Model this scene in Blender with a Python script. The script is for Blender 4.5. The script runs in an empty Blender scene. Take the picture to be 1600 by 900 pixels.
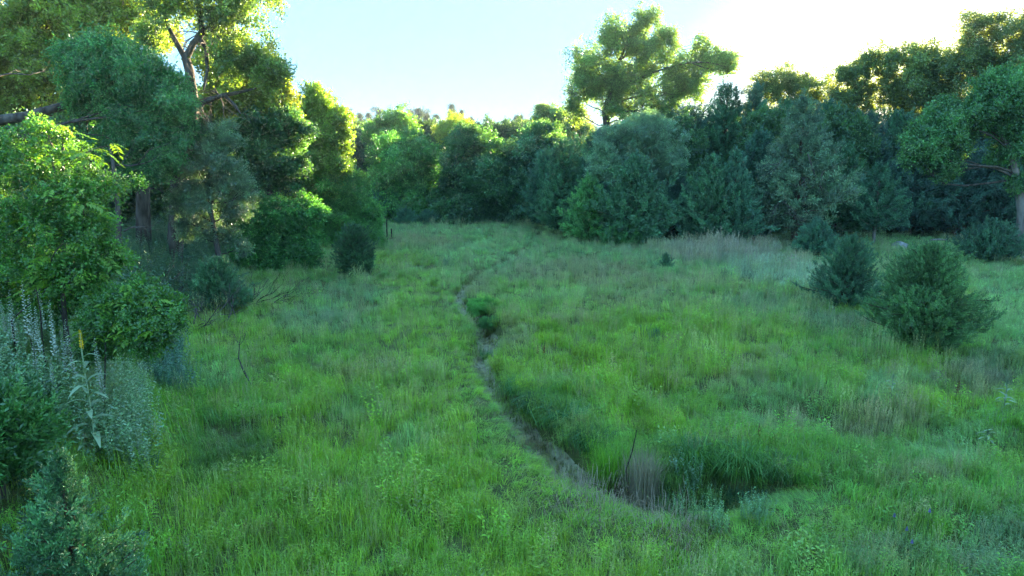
import bpy, math, random
import numpy as np
from mathutils import Vector, Matrix
SC = bpy.context.scene
COL = SC.collection
R = math.radians
random.seed(7)
rng = np.random.default_rng(11)

# ---------------------------------------------------------------- camera
CAM_Z = 4.5; FPX = 1066.0; PITCH = R(10.6)
cam = bpy.data.objects.new('camera', bpy.data.cameras.new('camera'))
COL.objects.link(cam)
cam.data.sensor_width = 36.0; cam.data.lens = FPX / 1600 * 36
cam.data.clip_start = 0.1; cam.data.clip_end = 5000
cam.location = (0, 0, CAM_Z); cam.rotation_euler = (R(90) - PITCH, 0, 0)
SC.camera = cam
# ---------------------------------------------------------------- sky, sun, exposure
SUN_EL, SUN_AZ = R(7.7), R(29.5)          # azimuth clockwise from +Y
W = bpy.data.worlds.new("World"); SC.world = W; W.use_nodes = True
wn = W.node_tree; wn.nodes.clear()
sky = wn.nodes.new('ShaderNodeTexSky'); sky.sky_type = 'NISHITA'; sky.sun_disc = False
sky.sun_elevation = SUN_EL; sky.sun_rotation = SUN_AZ
sky.altitude = 0; sky.air_density = 1.0; sky.dust_density = 1.0; sky.ozone_density = 3.5
bg = wn.nodes.new('ShaderNodeBackground'); bg.inputs[1].default_value = 0.15
wo = wn.nodes.new('ShaderNodeOutputWorld')
gm = wn.nodes.new('ShaderNodeGamma'); gm.inputs[1].default_value = .06
hs = wn.nodes.new('ShaderNodeHueSaturation'); hs.inputs['Saturation'].default_value = 3.2
vm = wn.nodes.new('ShaderNodeVectorMath'); vm.operation = 'MULTIPLY'; vm.inputs[1].default_value = (.275, .51, .73)
wn.links.new(sky.outputs[0], gm.inputs[0]); wn.links.new(gm.outputs[0], hs.inputs['Color']); wn.links.new(hs.outputs[0], vm.inputs[0]); 
# the bright aureole round the low sun stays bright: add back part of the sky's own brightness there
su = wn.nodes.new('ShaderNodeVectorMath'); su.operation = 'SUBTRACT'; su.inputs[1].default_value = (7, 7, 6); wn.links.new(sky.outputs[0], su.inputs[0])
mxm = wn.nodes.new('ShaderNodeVectorMath'); mxm.operation = 'MAXIMUM'; mxm.inputs[1].default_value = (0, 0, 0); wn.links.new(su.outputs[0], mxm.inputs[0])
sca = wn.nodes.new('ShaderNodeVectorMath'); sca.operation = 'SCALE'; sca.inputs['Scale'].default_value = .045; wn.links.new(mxm.outputs[0], sca.inputs[0])
ada = wn.nodes.new('ShaderNodeVectorMath'); ada.operation = 'ADD'; wn.links.new(vm.outputs[0], ada.inputs[0]); wn.links.new(sca.outputs[0], ada.inputs[1])
wn.links.new(ada.outputs[0], bg.inputs[0]); wn.links.new(bg.outputs[0], wo.inputs[0])
sl = bpy.data.lights.new('sun', 'SUN'); sl.energy = 4.5; sl.angle = R(0.5); sl.color = (1.0, 0.80, 0.50)
so = bpy.data.objects.new('sun', sl); COL.objects.link(so)
sd = Vector((math.sin(SUN_AZ) * math.cos(SUN_EL), math.cos(SUN_AZ) * math.cos(SUN_EL), math.sin(SUN_EL)))
so.rotation_euler = sd.to_track_quat('Z', 'Y').to_euler(); so.location = (0, 0, 40)
SC.view_settings.view_transform = 'Standard'; SC.view_settings.look = 'None'
SC.view_settings.gamma = 1.0; SC.view_settings.exposure = 4.05
SC.view_settings.use_curve_mapping = False
cy = SC.cycles
cy.max_bounces = 7; cy.diffuse_bounces = 5; cy.glossy_bounces = 1; cy.transmission_bounces = 4
cy.transparent_max_bounces = 4; cy.volume_bounces = 1
cy.caustics_reflective = False; cy.caustics_refractive = False
cy.use_denoising = True
HAZE = 0.00024

# ---------------------------------------------------------------- noise and terrain
def _hash(ix, iy, iz, s):
    n = (ix * 374761393 + iy * 668265263 + iz * 2147483647 + s * 974634777) & 0xFFFFFFFF
    n = ((n ^ (n >> 13)) * 1274126177) & 0xFFFFFFFF
    return ((n ^ (n >> 16)) & 0xFFFF) / 65535.0
def vnoise(x, y, z=None, s=0):
    x = np.asarray(x, float); y = np.asarray(y, float)
    z = np.zeros_like(x) if z is None else np.asarray(z, float)
    ix, iy, iz = np.floor(x).astype(np.int64), np.floor(y).astype(np.int64), np.floor(z).astype(np.int64)
    fx, fy, fz = x - ix, y - iy, z - iz
    fx, fy, fz = [f * f * (3 - 2 * f) for f in (fx, fy, fz)]
    r = 0
    for dx in (0, 1):
        for dy in (0, 1):
            for dz in (0, 1):
                w = (fx if dx else 1 - fx) * (fy if dy else 1 - fy) * (fz if dz else 1 - fz)
                r = r + w * _hash(ix + dx, iy + dy, iz + dz, s)
    return r
def fbm(x, y, s=0, o=3):
    r = 0; a = 0.5; t = 0
    for k in range(o):
        r = r + a * vnoise(x * 2 ** k, y * 2 ** k, s=s + k * 17); t += a; a *= 0.5
    return r / t
def sstep(a, b, x):
    t = np.clip((x - a) / (b - a), 0, 1); return t * t * (3 - 2 * t)

def ray(px, py):
    u = (px - 800) / FPX; v = (450 - py) / FPX
    return np.array([u, math.cos(PITCH) + v * math.sin(PITCH), -math.sin(PITCH) + v * math.cos(PITCH)])
def P(px, py, Y):
    d = ray(px, py); k = Y / d[1]
    return np.array([d[0] * k, Y, CAM_Z + d[2] * k])
def flat(px, py, z=0.0):
    d = ray(px, py); k = (z - CAM_Z) / d[2]
    return np.array([d[0] * k, d[1] * k])
def to_px(x, y, z=0.0):
    dz = z - CAM_Z
    f = y * math.cos(PITCH) - dz * math.sin(PITCH)
    uu = y * math.sin(PITCH) + dz * math.cos(PITCH)
    f = np.maximum(f, 0.05)
    return 800 + FPX * x / f, 450 - FPX * uu / f

# the dry creek: pixel of its bed on flat ground, half width (m), depth (m)
GUL = [(1215, 765, .3, .25), (1165, 770, .42, .42), (1105, 783, .48, .55), (1010, 778, .55, .55), (930, 750, .52, .45), (870, 705, .46, .42), (825, 668, .36, .4), (778, 620, .28, .36),
       (758, 580, .30, .38), (752, 545, .42, .55), (768, 520, .48, .6), (742, 492, .40, .45), (715, 462, .28, .3),
       (735, 435, .22, .22), (790, 407, .22, .3), (822, 385, .22, .2), (845, 362, .2, .15)]
GX = np.array([[*flat(a, b), w, d] for a, b, w, d in GUL])
def gully(x, y):
    """signed closeness to the bed: returns (distance / half width, depth there, local half width)"""
    best = np.full(np.shape(x), 1e9); dep = np.zeros(np.shape(x)); wid = np.ones(np.shape(x))
    for a, b in zip(GX[:-1], GX[1:]):
        ab = b[:2] - a[:2]; L = ab @ ab
        t = np.clip(((x - a[0]) * ab[0] + (y - a[1]) * ab[1]) / L, 0, 1)
        w = a[2] + (b[2] - a[2]) * t; d = a[3] + (b[3] - a[3]) * t
        q = np.hypot(x - a[0] - ab[0] * t, y - a[1] - ab[1] * t) / w
        m = q < best
        best = np.where(m, q, best); dep = np.where(m, d, dep); wid = np.where(m, w, wid)
    return best, dep, wid
BE = np.array([flat(a, b) for a, b in [(330, 900), (330, 740), (300, 610), (280, 540), (290, 485), (340, 435), (410, 395), (520, 368), (600, 352)]])
def bank_d(x, y):
    """metres to the left of the foot of the left bank"""
    xe = np.interp(y, BE[:, 1], BE[:, 0])
    return xe - x
def height(x, y):
    x = np.asarray(x, float); y = np.asarray(y, float)
    h = 0.16 * (fbm(x * .35, y * .35, 3) - .5) + 0.22 * (fbm(x * 1.1, y * 1.1, 5) - .5) * sstep(45, 15, y)
    bd = bank_d(x, y)
    amp = np.interp(y, [0, 6, 10, 20, 40, 55], [1.3, 1.5, 1.6, 1.3, 0.9, 0.3])
    h = h + amp * sstep(0.0, 2.8, bd) + .05 * np.clip(bd - 3.2, 0, 40) * sstep(60, 20, y)
    q, d, w = gully(x, y)
    h = h + 0.12 * np.exp(-((q - 1.7) / .6) ** 2) * (d > .3)
    h = h - d * sstep(1.25, .35, q + .25 * (vnoise(x * 4, y * 4, s=9) - .5))
    # shallow swale on the right
    sx, sy = flat(1480, 690)
    h = h - .35 * np.exp(-(((x - sx) * .5 + (y - sy) * .9) / .8) ** 2) * np.exp(-(((x - sx)) / 4.5) ** 2)
    # far hill
    r = np.hypot(x, y)
    h = h + 9.0 * sstep(70, 190, y + .35 * np.abs(x + 20)) * (.75 + .5 * fbm(x * .012, y * .012, 21))
    h = h + 1.2 * sstep(34, 70, y) * sstep(6, 24, x)
    return h
def H(x, y): return float(height(np.array([x]), np.array([y]))[0])
def G(px, py):
    """where the line of sight through a pixel meets the terrain"""
    d = ray(px, py); t = np.linspace(3, 400, 12000) if py > 262 else np.array([200.])
    X, Y, Z = d[0] * t, d[1] * t, CAM_Z + d[2] * t
    m = np.nonzero(Z < height(X, Y))[0]
    k = m[0] if len(m) else -1
    return np.array([X[k], Y[k], H(X[k], Y[k])])
def on(x, y): return np.array([x, y, H(x, y)])

# ---------------------------------------------------------------- mesh helpers
def mesh(name, V, F, mat, smooth=False, v=None):
    """V (n,3); F list of equal-length face arrays"""
    me = bpy.data.meshes.new(name)
    V = np.asarray(V, np.float32)
    Fs = [np.asarray(f, np.int32) for f in (F if isinstance(F, list) else [F]) if len(f)]
    nl = sum(f.size for f in Fs); nf = sum(len(f) for f in Fs)
    me.vertices.add(len(V)); me.vertices.foreach_set('co', V.ravel())
    me.loops.add(nl); me.loops.foreach_set('vertex_index', np.concatenate([f.ravel() for f in Fs]))
    me.polygons.add(nf)
    tot = np.concatenate([np.full(len(f), f.shape[1], np.int32) for f in Fs])
    me.polygons.foreach_set('loop_start', np.concatenate([[0], np.cumsum(tot)[:-1]]).astype(np.int32))
    if smooth: me.polygons.foreach_set('use_smooth', np.ones(nf, bool))
    me.update(calc_edges=True); me.validate()
    if v is not None:
        at = me.attributes.new('v', 'FLOAT', 'FACE'); at.data.foreach_set('value', np.asarray(v, np.float32))
    for m in (mat if isinstance(mat, (list, tuple)) else [mat]): me.materials.append(m)
    return me
def tag(o, label=None, cat=None, group=None, kind=None):
    if label: o['label'] = label
    if cat: o['category'] = cat
    if group: o['group'] = group
    if kind: o['kind'] = kind
    return o
def obj(name, me, parent=None, loc=None):
    o = bpy.data.objects.new(name, me); COL.objects.link(o)
    if parent is not None:
        o.parent = parent
        if loc is None: o.location = -Vector(parent.location)     # meshes of parts are written in world metres
    if loc is not None: o.location = loc
    return o
def root(name, loc, label, cat, group=None):
    o = bpy.data.objects.new(name, None); COL.objects.link(o)
    o.location = Vector([float(c) for c in loc]); o.empty_display_size = .3
    return tag(o, label, cat, group)
def frames(D):
    """rotation matrices with local z along D"""
    D = D / np.maximum(np.linalg.norm(D, axis=1, keepdims=True), 1e-9)
    a = np.where(np.abs(D[:, 2:3]) > .95, np.array([[1., 0, 0]]), np.array([[0, 0, 1.]]))
    X = np.cross(a, D); X /= np.linalg.norm(X, axis=1, keepdims=True)
    return np.stack([X, np.cross(D, X), D], 2)
def spin(M, ang):
    c, s = np.cos(ang), np.sin(ang)
    Z = np.zeros((len(ang), 3, 3)); Z[:, 0, 0] = c; Z[:, 0, 1] = -s; Z[:, 1, 0] = s; Z[:, 1, 1] = c; Z[:, 2, 2] = 1
    return M @ Z
def euler(M):
    return np.stack([np.arctan2(M[:, 2, 1], M[:, 2, 2]), np.arctan2(-M[:, 2, 0], np.hypot(M[:, 0, 0], M[:, 1, 0])), np.arctan2(M[:, 1, 0], M[:, 0, 0])], 1)
def leaves(C, D, N, L, Wd, fold=.25):
    """folded diamond leaves: base C, direction D, normal N -> 2 triangles each"""
    n = len(C); D = D / np.linalg.norm(D, axis=1, keepdims=True)
    S = np.cross(D, N); S /= np.maximum(np.linalg.norm(S, axis=1, keepdims=True), 1e-6); N = np.cross(S, D)
    L = np.broadcast_to(np.asarray(L, float), (n,))[:, None]; Wd = np.broadcast_to(np.asarray(Wd, float), (n,))[:, None]
    m = C + D * L * .45
    V = np.stack([C, m + S * Wd * .5 + N * Wd * fold, C + D * L - N * L * .12, m - S * Wd * .5 + N * Wd * fold], 1).reshape(-1, 3)
    b = np.arange(n)[:, None] * 4
    F = np.concatenate([b + [[0, 1, 2]], b + [[0, 2, 3]]], 1).reshape(-1, 3)
    return V, F
def blades(B, az, lean, L, w, curve=1.0):
    """grass blades of two segments; B base (n,3), az heading, lean 0..1"""
    n = len(B); d = np.stack([np.cos(az), np.sin(az), 0 * az], 1); s = np.stack([-np.sin(az + rng.normal(0, .8, n)), np.cos(az), 0 * az], 1)
    L = L[:, None]; w = np.broadcast_to(w, (n,))[:, None]; lean = lean[:, None]
    up = np.array([[0, 0, 1.]])
    m = B + (d * lean * .35 + up * (1 - .25 * lean)) * L * .55
    t = m + (d * (lean * (.5 + .5 * curve)) + up * (1 - lean * (1 + .55 * curve))) * L * .48
    V = np.stack([B - s * w * .5, B + s * w * .5, m + s * w * .42, m - s * w * .42, t], 1).reshape(-1, 3)
    b = np.arange(n)[:, None] * 5
    T = np.concatenate([b + [[0, 1, 2]], b + [[0, 2, 3]], b + [[3, 2, 4]]], 1).reshape(-1, 3)
    return V, T
def join(parts):
    Vs, Fs, o = [], [], 0
    for V, F in parts:
        Vs.append(V); Fs.append(np.asarray(F) + o); o += len(V)
    return np.concatenate(Vs), np.concatenate(Fs)
def tubes(paths, sides=6):
    """paths: list of (points (n,3), radii (n)) -> one closed-ended tube mesh each, quads"""
    Vs, Fs, o = [], [], 0
    for pts, rad in paths:
        pts = np.asarray(pts, float); n = len(pts); rad = np.asarray(rad, float)
        T = np.gradient(pts, axis=0); M = frames(T)
        # steady frame
        X = M[0, :, 0]
        k = sides if rad[0] > .03 else 4 if rad[0] > .012 else 3
        a = np.arange(k) / k * 2 * math.pi
        ring = []
        for i in range(n):
            t = T[i] / max(np.linalg.norm(T[i]), 1e-9); X = X - t * (X @ t); X /= max(np.linalg.norm(X), 1e-9); Y = np.cross(t, X)
            ring.append(pts[i] + rad[i] * (np.cos(a)[:, None] * X + np.sin(a)[:, None] * Y))
        Vs.append(np.concatenate(ring))
        i = np.arange(n - 1)[:, None] * k; j = np.arange(k)[None]; j2 = (j + 1) % k
        Fs.append(np.stack([i + j, i + j2, i + k + j2, i + k + j], -1).reshape(-1, 4) + o)
        o += n * k
    return np.concatenate(Vs), np.concatenate(Fs)
def wobble(a, b, n=7, amp=.08, sag=0.0, r=None):
    r = r or random
    a, b = np.asarray(a, float), np.asarray(b, float); L = np.linalg.norm(b - a)
    t = np.linspace(0, 1, n)[:, None]; p = a + (b - a) * t
    ph = [r.uniform(0, 6.3) for _ in range(3)]
    off = np.stack([np.sin(t[:, 0] * 5.1 + q) - math.sin(q) * (1 - t[:, 0]) - math.sin(5.1 + q) * t[:, 0] for q in ph], 1)
    p = p + off * amp * L
    p[:, 2] += sag * L * np.sin(t[:, 0] * math.pi)
    return p
def twiggy(a, d, L, rad, depth=3, n=3, spread=.7, up=.1, r=None):
    """a bare branching limb: list of (points, radii)"""
    r = r or random
    a = np.asarray(a, float); d = np.asarray(d, float); d = d / np.linalg.norm(d)
    b = a + d * L
    p = wobble(a, b, 6, .06, 0, r); out = [(p, np.linspace(rad, rad * .45, 6))]
    if depth > 0:
        for k in range(n):
            t = r.uniform(.3, 1.0) if k else 1.0
            i = min(5, int(t * 5)); q = p[i]
            dd = d + np.array([r.uniform(-1, 1), r.uniform(-1, 1), r.uniform(-.8, .8) + up]) * spread
            out += twiggy(q, dd, L * r.uniform(.45, .75), rad * (.45 + .5 * (1 - t)) * .8, depth - 1, n, spread, up, r)
    return out

# ---------------------------------------------------------------- materials
def new_mat(name):
    m = bpy.data.materials.new(name); m.use_nodes = True; m.node_tree.nodes.clear()
    return m, m.node_tree.nodes, m.node_tree.links
def leaf_mat(name, col, trans=.4, gloss=.05, rough=.45, tcol=(1.25, 1.15, .45), soft=.5):
    m, N, L = new_mat(name)
    out = N.new('ShaderNodeOutputMaterial')
    tint = N.new('ShaderNodeAttribute'); tint.attribute_type = 'INSTANCER'; tint.attribute_name = 'tint'
    v = N.new('ShaderNodeAttribute'); v.attribute_name = 'v'
    c1 = N.new('ShaderNodeMix'); c1.data_type = 'RGBA'; c1.blend_type = 'MULTIPLY'; c1.inputs[0].default_value = 1
    c1.inputs[6].default_value = (*col, 1)
    L.new(tint.outputs['Color'], c1.inputs[7])
    ad = N.new('ShaderNodeMath'); ad.operation = 'ADD'; ad.inputs[1].default_value = 1.0      # v is stored as -0.4 .. 0.4
    L.new(v.outputs['Fac'], ad.inputs[0])
    c2 = N.new('ShaderNodeVectorMath'); c2.operation = 'SCALE'; L.new(c1.outputs[2], c2.inputs[0]); L.new(ad.outputs[0], c2.inputs['Scale'])
    dif = N.new('ShaderNodeBsdfDiffuse'); L.new(c2.outputs[0], dif.inputs[0])
    # added brightness: shading normals bent towards nrm so foliage takes more skylight
    ge = N.new('ShaderNodeNewGeometry'); mu = N.new('ShaderNodeVectorMath'); mu.operation = 'SCALE'; mu.inputs['Scale'].default_value = 1 - soft
    L.new(ge.outputs['Normal'], mu.inputs[0]); an = N.new('ShaderNodeAttribute'); an.attribute_type = 'INSTANCER'; an.attribute_name = 'nrm'
    mn = N.new('ShaderNodeVectorMath'); mn.operation = 'SCALE'; mn.inputs['Scale'].default_value = soft; L.new(an.outputs['Vector'], mn.inputs[0])
    av = N.new('ShaderNodeVectorMath'); av.operation = 'ADD'; L.new(mn.outputs[0], av.inputs[1]); L.new(mu.outputs[0], av.inputs[0])
    nz = N.new('ShaderNodeVectorMath'); nz.operation = 'NORMALIZE'; L.new(av.outputs[0], nz.inputs[0]); L.new(nz.outputs[0], dif.inputs['Normal'])
    tc = N.new('ShaderNodeVectorMath'); tc.operation = 'MULTIPLY'; tc.inputs[1].default_value = tcol
    L.new(c2.outputs[0], tc.inputs[0])
    tr = N.new('ShaderNodeBsdfTranslucent'); L.new(tc.outputs[0], tr.inputs[0])
    sb = N.new('ShaderNodeVectorMath'); sb.operation = 'SUBTRACT'; L.new(mu.outputs[0], sb.inputs[0]); L.new(mn.outputs[0], sb.inputs[1])
    nb_ = N.new('ShaderNodeVectorMath'); nb_.operation = 'NORMALIZE'; L.new(sb.outputs[0], nb_.inputs[0]); L.new(nb_.outputs[0], tr.inputs['Normal'])
    mx = N.new('ShaderNodeMixShader'); mx.inputs[0].default_value = trans; L.new(dif.outputs[0], mx.inputs[1]); L.new(tr.outputs[0], mx.inputs[2])
    gl = N.new('ShaderNodeBsdfGlossy'); gl.inputs['Roughness'].default_value = rough; gl.inputs[0].default_value = (.8, .9, 1, 1)
    m2 = N.new('ShaderNodeMixShader'); m2.inputs[0].default_value = gloss; L.new(mx.outputs[0], m2.inputs[1]); L.new(gl.outputs[0], m2.inputs[2])
    L.new(m2.outputs[0], out.inputs[0])
    return m
def solid_leaf(name, col, trans=.35, gloss=.05, tcol=(1.25, 1.15, .45), var=.35):
    """leaf material for real (not scattered) parts: colour varies from piece to piece"""
    m, N, L = new_mat(name)
    out = N.new('ShaderNodeOutputMaterial')
    oi = N.new('ShaderNodeObjectInfo')
    g = N.new('ShaderNodeNewGeometry')
    no = N.new('ShaderNodeTexNoise'); no.inputs['Scale'].default_value = 9; L.new(g.outputs['Position'], no.inputs['Vector'])
    a = N.new('ShaderNodeMath'); a.operation = 'ADD'; L.new(oi.outputs['Random'], a.inputs[0]); L.new(no.outputs[0], a.inputs[1])
    mr = N.new('ShaderNodeMapRange'); mr.inputs[1].default_value = .3; mr.inputs[2].default_value = 1.7; mr.inputs[3].default_value = 1 - var; mr.inputs[4].default_value = 1 + var
    L.new(a.outputs[0], mr.inputs[0])
    c2 = N.new('ShaderNodeVectorMath'); c2.operation = 'SCALE'; c2.inputs[0].default_value = col; L.new(mr.outputs[0], c2.inputs['Scale'])
    dif = N.new('ShaderNodeBsdfDiffuse'); L.new(c2.outputs[0], dif.inputs[0])
    tc = N.new('ShaderNodeVectorMath'); tc.operation = 'MULTIPLY'; tc.inputs[1].default_value = tcol; L.new(c2.outputs[0], tc.inputs[0])
    tr = N.new('ShaderNodeBsdfTranslucent'); L.new(tc.outputs[0], tr.inputs[0])
    mx = N.new('ShaderNodeMixShader'); mx.inputs[0].default_value = trans; L.new(dif.outputs[0], mx.inputs[1]); L.new(tr.outputs[0], mx.inputs[2])
    gl = N.new('ShaderNodeBsdfGlossy'); gl.inputs['Roughness'].default_value = .4
    m2 = N.new('ShaderNodeMixShader'); m2.inputs[0].default_value = gloss; L.new(mx.outputs[0], m2.inputs[1]); L.new(gl.outputs[0], m2.inputs[2])
    L.new(m2.outputs[0], out.inputs[0])
    return m
def rough_mat(name, c1, c2, scale=8, bump=.4, stretch=(1, 1, .2), rough=.95):
    m, N, L = new_mat(name)
    out = N.new('ShaderNodeOutputMaterial'); b = N.new('ShaderNodeBsdfPrincipled'); b.inputs['Roughness'].default_value = rough
    b.inputs['Specular IOR Level'].default_value = .15
    g = N.new('ShaderNodeNewGeometry'); mp = N.new('ShaderNodeMapping'); mp.inputs['Scale'].default_value = stretch
    L.new(g.outputs['Position'], mp.inputs['Vector'])
    no = N.new('ShaderNodeTexNoise'); no.inputs['Scale'].default_value = scale; no.inputs['Detail'].default_value = 6; L.new(mp.outputs[0], no.inputs['Vector'])
    cr = N.new('ShaderNodeValToRGB'); cr.color_ramp.elements[0].position = .32; cr.color_ramp.elements[1].position = .68
    cr.color_ramp.elements[0].color = (*c1, 1); cr.color_ramp.elements[1].color = (*c2, 1)
    L.new(no.outputs[0], cr.inputs[0]); L.new(cr.outputs[0], b.inputs['Base Color'])
    bp = N.new('ShaderNodeBump'); bp.inputs['Strength'].default_value = bump; bp.inputs['Distance'].default_value = .05
    L.new(no.outputs[0], bp.inputs['Height']); L.new(bp.outputs[0], b.inputs['Normal'])
    L.new(b.outputs[0], out.inputs[0])
    return m
M_ground = rough_mat('soil_and_thatch', (.055, .075, .022), (.12, .14, .05), 3.5, .8, (1, 1, 1))
M_bark = rough_mat('bark_grey', (.045, .036, .030), (.17, .15, .135), 7, .9)
M_bark_pale = rough_mat('bark_pale', (.12, .105, .095), (.34, .31, .29), 6, .9)
M_bark_cedar = rough_mat('bark_cedar', (.07, .045, .032), (.2, .14, .105), 9, .8)
M_dead = rough_mat('dead_wood', (.05, .042, .038), (.19, .17, .155), 14, .6)
M_dead_dark = rough_mat('dark_dead_wood', (.018, .014, .012), (.07, .055, .048), 14, .6)
M_steel = rough_mat('weathered_post', (.03, .028, .028), (.08, .07, .065), 20, .3)
M_stone = rough_mat('pale_stone', (.22, .21, .21), (.5, .5, .52), 9, .5, (1, 1, 1))
M_grass = leaf_mat('grass_blades', (1, 1, 1), .48, .06, .45, (1.2, 1.1, .5), .7)
M_leaf = leaf_mat('broad_leaves', (1.6, 1.6, 1.4), .45, .06, .4, (1.5, 1.25, .35))
M_shiny = leaf_mat('silver_leaves', (1.6, 1.6, 1.4), .3, .12, .35, (1.2, 1.1, .6))
M_needle = leaf_mat('cedar_scales', (1.65, 1.7, 1.4), .2, .08, .5, (1.1, 1.1, .6))
M_tan = leaf_mat('dry_stalks', (1, 1, 1), .25, .04, .5, (1.1, 1.0, .8))
M_plume = solid_leaf('sapling_leaves', (.23, .45, .06), .42, .05)
M_mull = solid_leaf('felted_leaves', (.30, .42, .25), .2, .03, (1.1, 1.1, .7))
M_yellow = solid_leaf('yellow_petals', (.75, .5, .03), .3, .02, (1, 1, .6))
M_white = solid_leaf('pale_florets', (.55, .62, .52), .3, .02, (1, 1, .9))
M_rust = solid_leaf('rust_seeds', (.20, .06, .03), .2, .02, (1, .9, .7))
M_purple = solid_leaf('violet_petals', (.30, .26, .62), .3, .02, (1, 1, 1))

# ---------------------------------------------------------------- scattered sprays (the prototypes live only as mesh data)
def proto(name, V, F, mat, var=.35, per=1):
    k = int(math.ceil(len(F) / per)); v = np.repeat(rng.uniform(-var, var, k), per)[:len(F)]
    o = bpy.data.objects.new(name, mesh(name, V, F, mat, v=v))
    return o
def unit(n, zlo=-1):
    v = rng.normal(size=(n * 4 + 60, 3)); v /= np.linalg.norm(v, axis=1, keepdims=True)
    v = v[v[:, 2] > zlo]; return v[:n]
def spray_broad(name, nl=34, L=.11, Wd=.075, ext=.38, mat=None, hang=.25):
    """a leafy twig end, local +z outward, size about 2*ext"""
    mat = mat or M_leaf
    ps = []; C = []; D = []
    for k in range(6):
        d = unit(1, .15)[0]; a = np.zeros(3) - [0, 0, ext * .6]; b = a + d * ext * rng.uniform(.9, 1.6)
        for t in np.linspace(.2, 1, nl // 6):
            C.append(a + (b - a) * t + rng.normal(0, .04, 3)); e = rng.normal(size=3) * .8 + d * .8; e[2] -= hang; D.append(e)
    C, D = np.array(C), np.array(D); N = rng.normal(size=D.shape) * .6 + [0, 0, .8]
    V, F = leaves(C, D, N, rng.uniform(.7, 1.3, len(C)) * L, rng.uniform(.75, 1.2, len(C)) * Wd)
    return proto(name, V, F, mat, .38, 2)
def spray_cedar(name, mat=None, droop=.0, fan=1.0, n=13):
    """a plume of scale foliage, about 1 unit long along +z"""
    C, D, N, Ls = [], [], [], []
    for k in range(n):
        t = .12 + .88 * k / (n - 1); az = k * 2.4 + rng.uniform(-.4, .4); r = .34 * (1 - t * .75) * fan * rng.uniform(.7, 1.2)
        d = np.array([math.cos(az), math.sin(az), .9 + .8 * t]); d /= np.linalg.norm(d)
        base = np.array([0, 0, t * .85]) + rng.normal(0, .015, 3)
        for j in range(5):
            s = j / 4
            C.append(base + d * r * s); e = d + rng.normal(0, .45, 3); e[2] += .25; D.append(e); Ls.append(.17 * (1.1 - .3 * t) * rng.uniform(.7, 1.3))
    C, D = np.array(C), np.array(D); C[:, 2] -= droop * (C[:, 0] ** 2 + C[:, 1] ** 2)
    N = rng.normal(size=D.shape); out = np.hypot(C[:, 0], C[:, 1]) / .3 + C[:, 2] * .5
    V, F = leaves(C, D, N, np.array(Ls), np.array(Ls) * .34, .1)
    o = proto(name, V, F, mat or M_needle, .35, 2)          # v is replaced below: paler towards the tips, darker inside
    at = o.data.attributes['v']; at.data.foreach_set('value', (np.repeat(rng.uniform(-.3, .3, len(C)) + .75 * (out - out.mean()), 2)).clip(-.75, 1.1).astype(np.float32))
    return o
def spray_pine(name):
    C = rng.normal(0, .16, (60, 3)); D = C + unit(60) * .2; D[:, 2] += .15
    V, F = leaves(C, D, rng.normal(size=D.shape), .28, .035, .1)
    return proto(name, V, F, M_needle, .3, 2)
def tuft(name, n=46, spread=.16, lean=(.05, .55), w=.009, curve=1.0, azdir=None, lo=.5, mat=None, var=.5):
    B = np.concatenate([rng.normal(0, spread, (n, 2)), np.full((n, 1), -.04)], 1)
    az = rng.uniform(0, 6.28, n) if azdir is None else rng.normal(azdir, .5, n)
    V, F = blades(B, az, rng.uniform(*lean, n), rng.uniform(lo, 1.1, n), w * rng.uniform(.6, 1.3, n), curve)
    return proto(name, V, F, mat or M_grass, var, 3)
def tuft_seed(name, n=16):
    """stems with a loose seed head"""
    B = np.concatenate([rng.normal(0, .14, (n, 2)), np.full((n, 1), -.04)], 1); az = rng.uniform(0, 6.28, n); ln = rng.uniform(.05, .3, n); L = rng.uniform(.7, 1.1, n)
    V, F = blades(B, az, ln, L, .006, .6)
    tips = V.reshape(n, 5, 3)[:, 4]; mids = V.reshape(n, 5, 3)[:, 2]
    C, D = [], []
    for a, b in zip(mids, tips):
        for t in np.linspace(.45, 1, 8):
            C.append(a + (b - a) * t); e = rng.normal(size=3) * .7; e[2] += 1; D.append(e)
    v2 = leaves(np.array(C), np.array(D), rng.normal(size=(len(C), 3)), .05, .014, .1)
    V, F = join([(V, F), v2]); return proto(name, V, F, M_tan, .3, 3)
def tuft_forb(name, stems=7, L=.09, Wd=.03, nl=16, mat=None, spread=.14, leanv=.22):
    """leafy upright weed stems, about 1 unit tall"""
    C, D = [], []; sp = []
    for k in range(stems):
        a = np.array([*rng.normal(0, spread, 2), -.03]); b = a + np.array([rng.normal(0, leanv), rng.normal(0, leanv), rng.uniform(.6, 1.05)])
        s = np.array([.006, 0, 0]); sp.append((np.array([a - s, a + s, b]), np.array([[0, 1, 2]])))
        for j in range(nl):
            t = .15 + .85 * j / nl; az = j * 2.4; e = np.array([math.cos(az), math.sin(az), rng.uniform(.1, .9)])
            C.append(a + (b - a) * t); D.append(e)
    V, F = leaves(np.array(C), np.array(D), rng.normal(size=(len(C), 3)) * .4 + [0, 0, 1], L * rng.uniform(.6, 1.3, len(C)), Wd)
    V, F = join(sp + [(V, F)])
    return proto(name, V, F, mat or M_grass, .3, 2)

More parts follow.
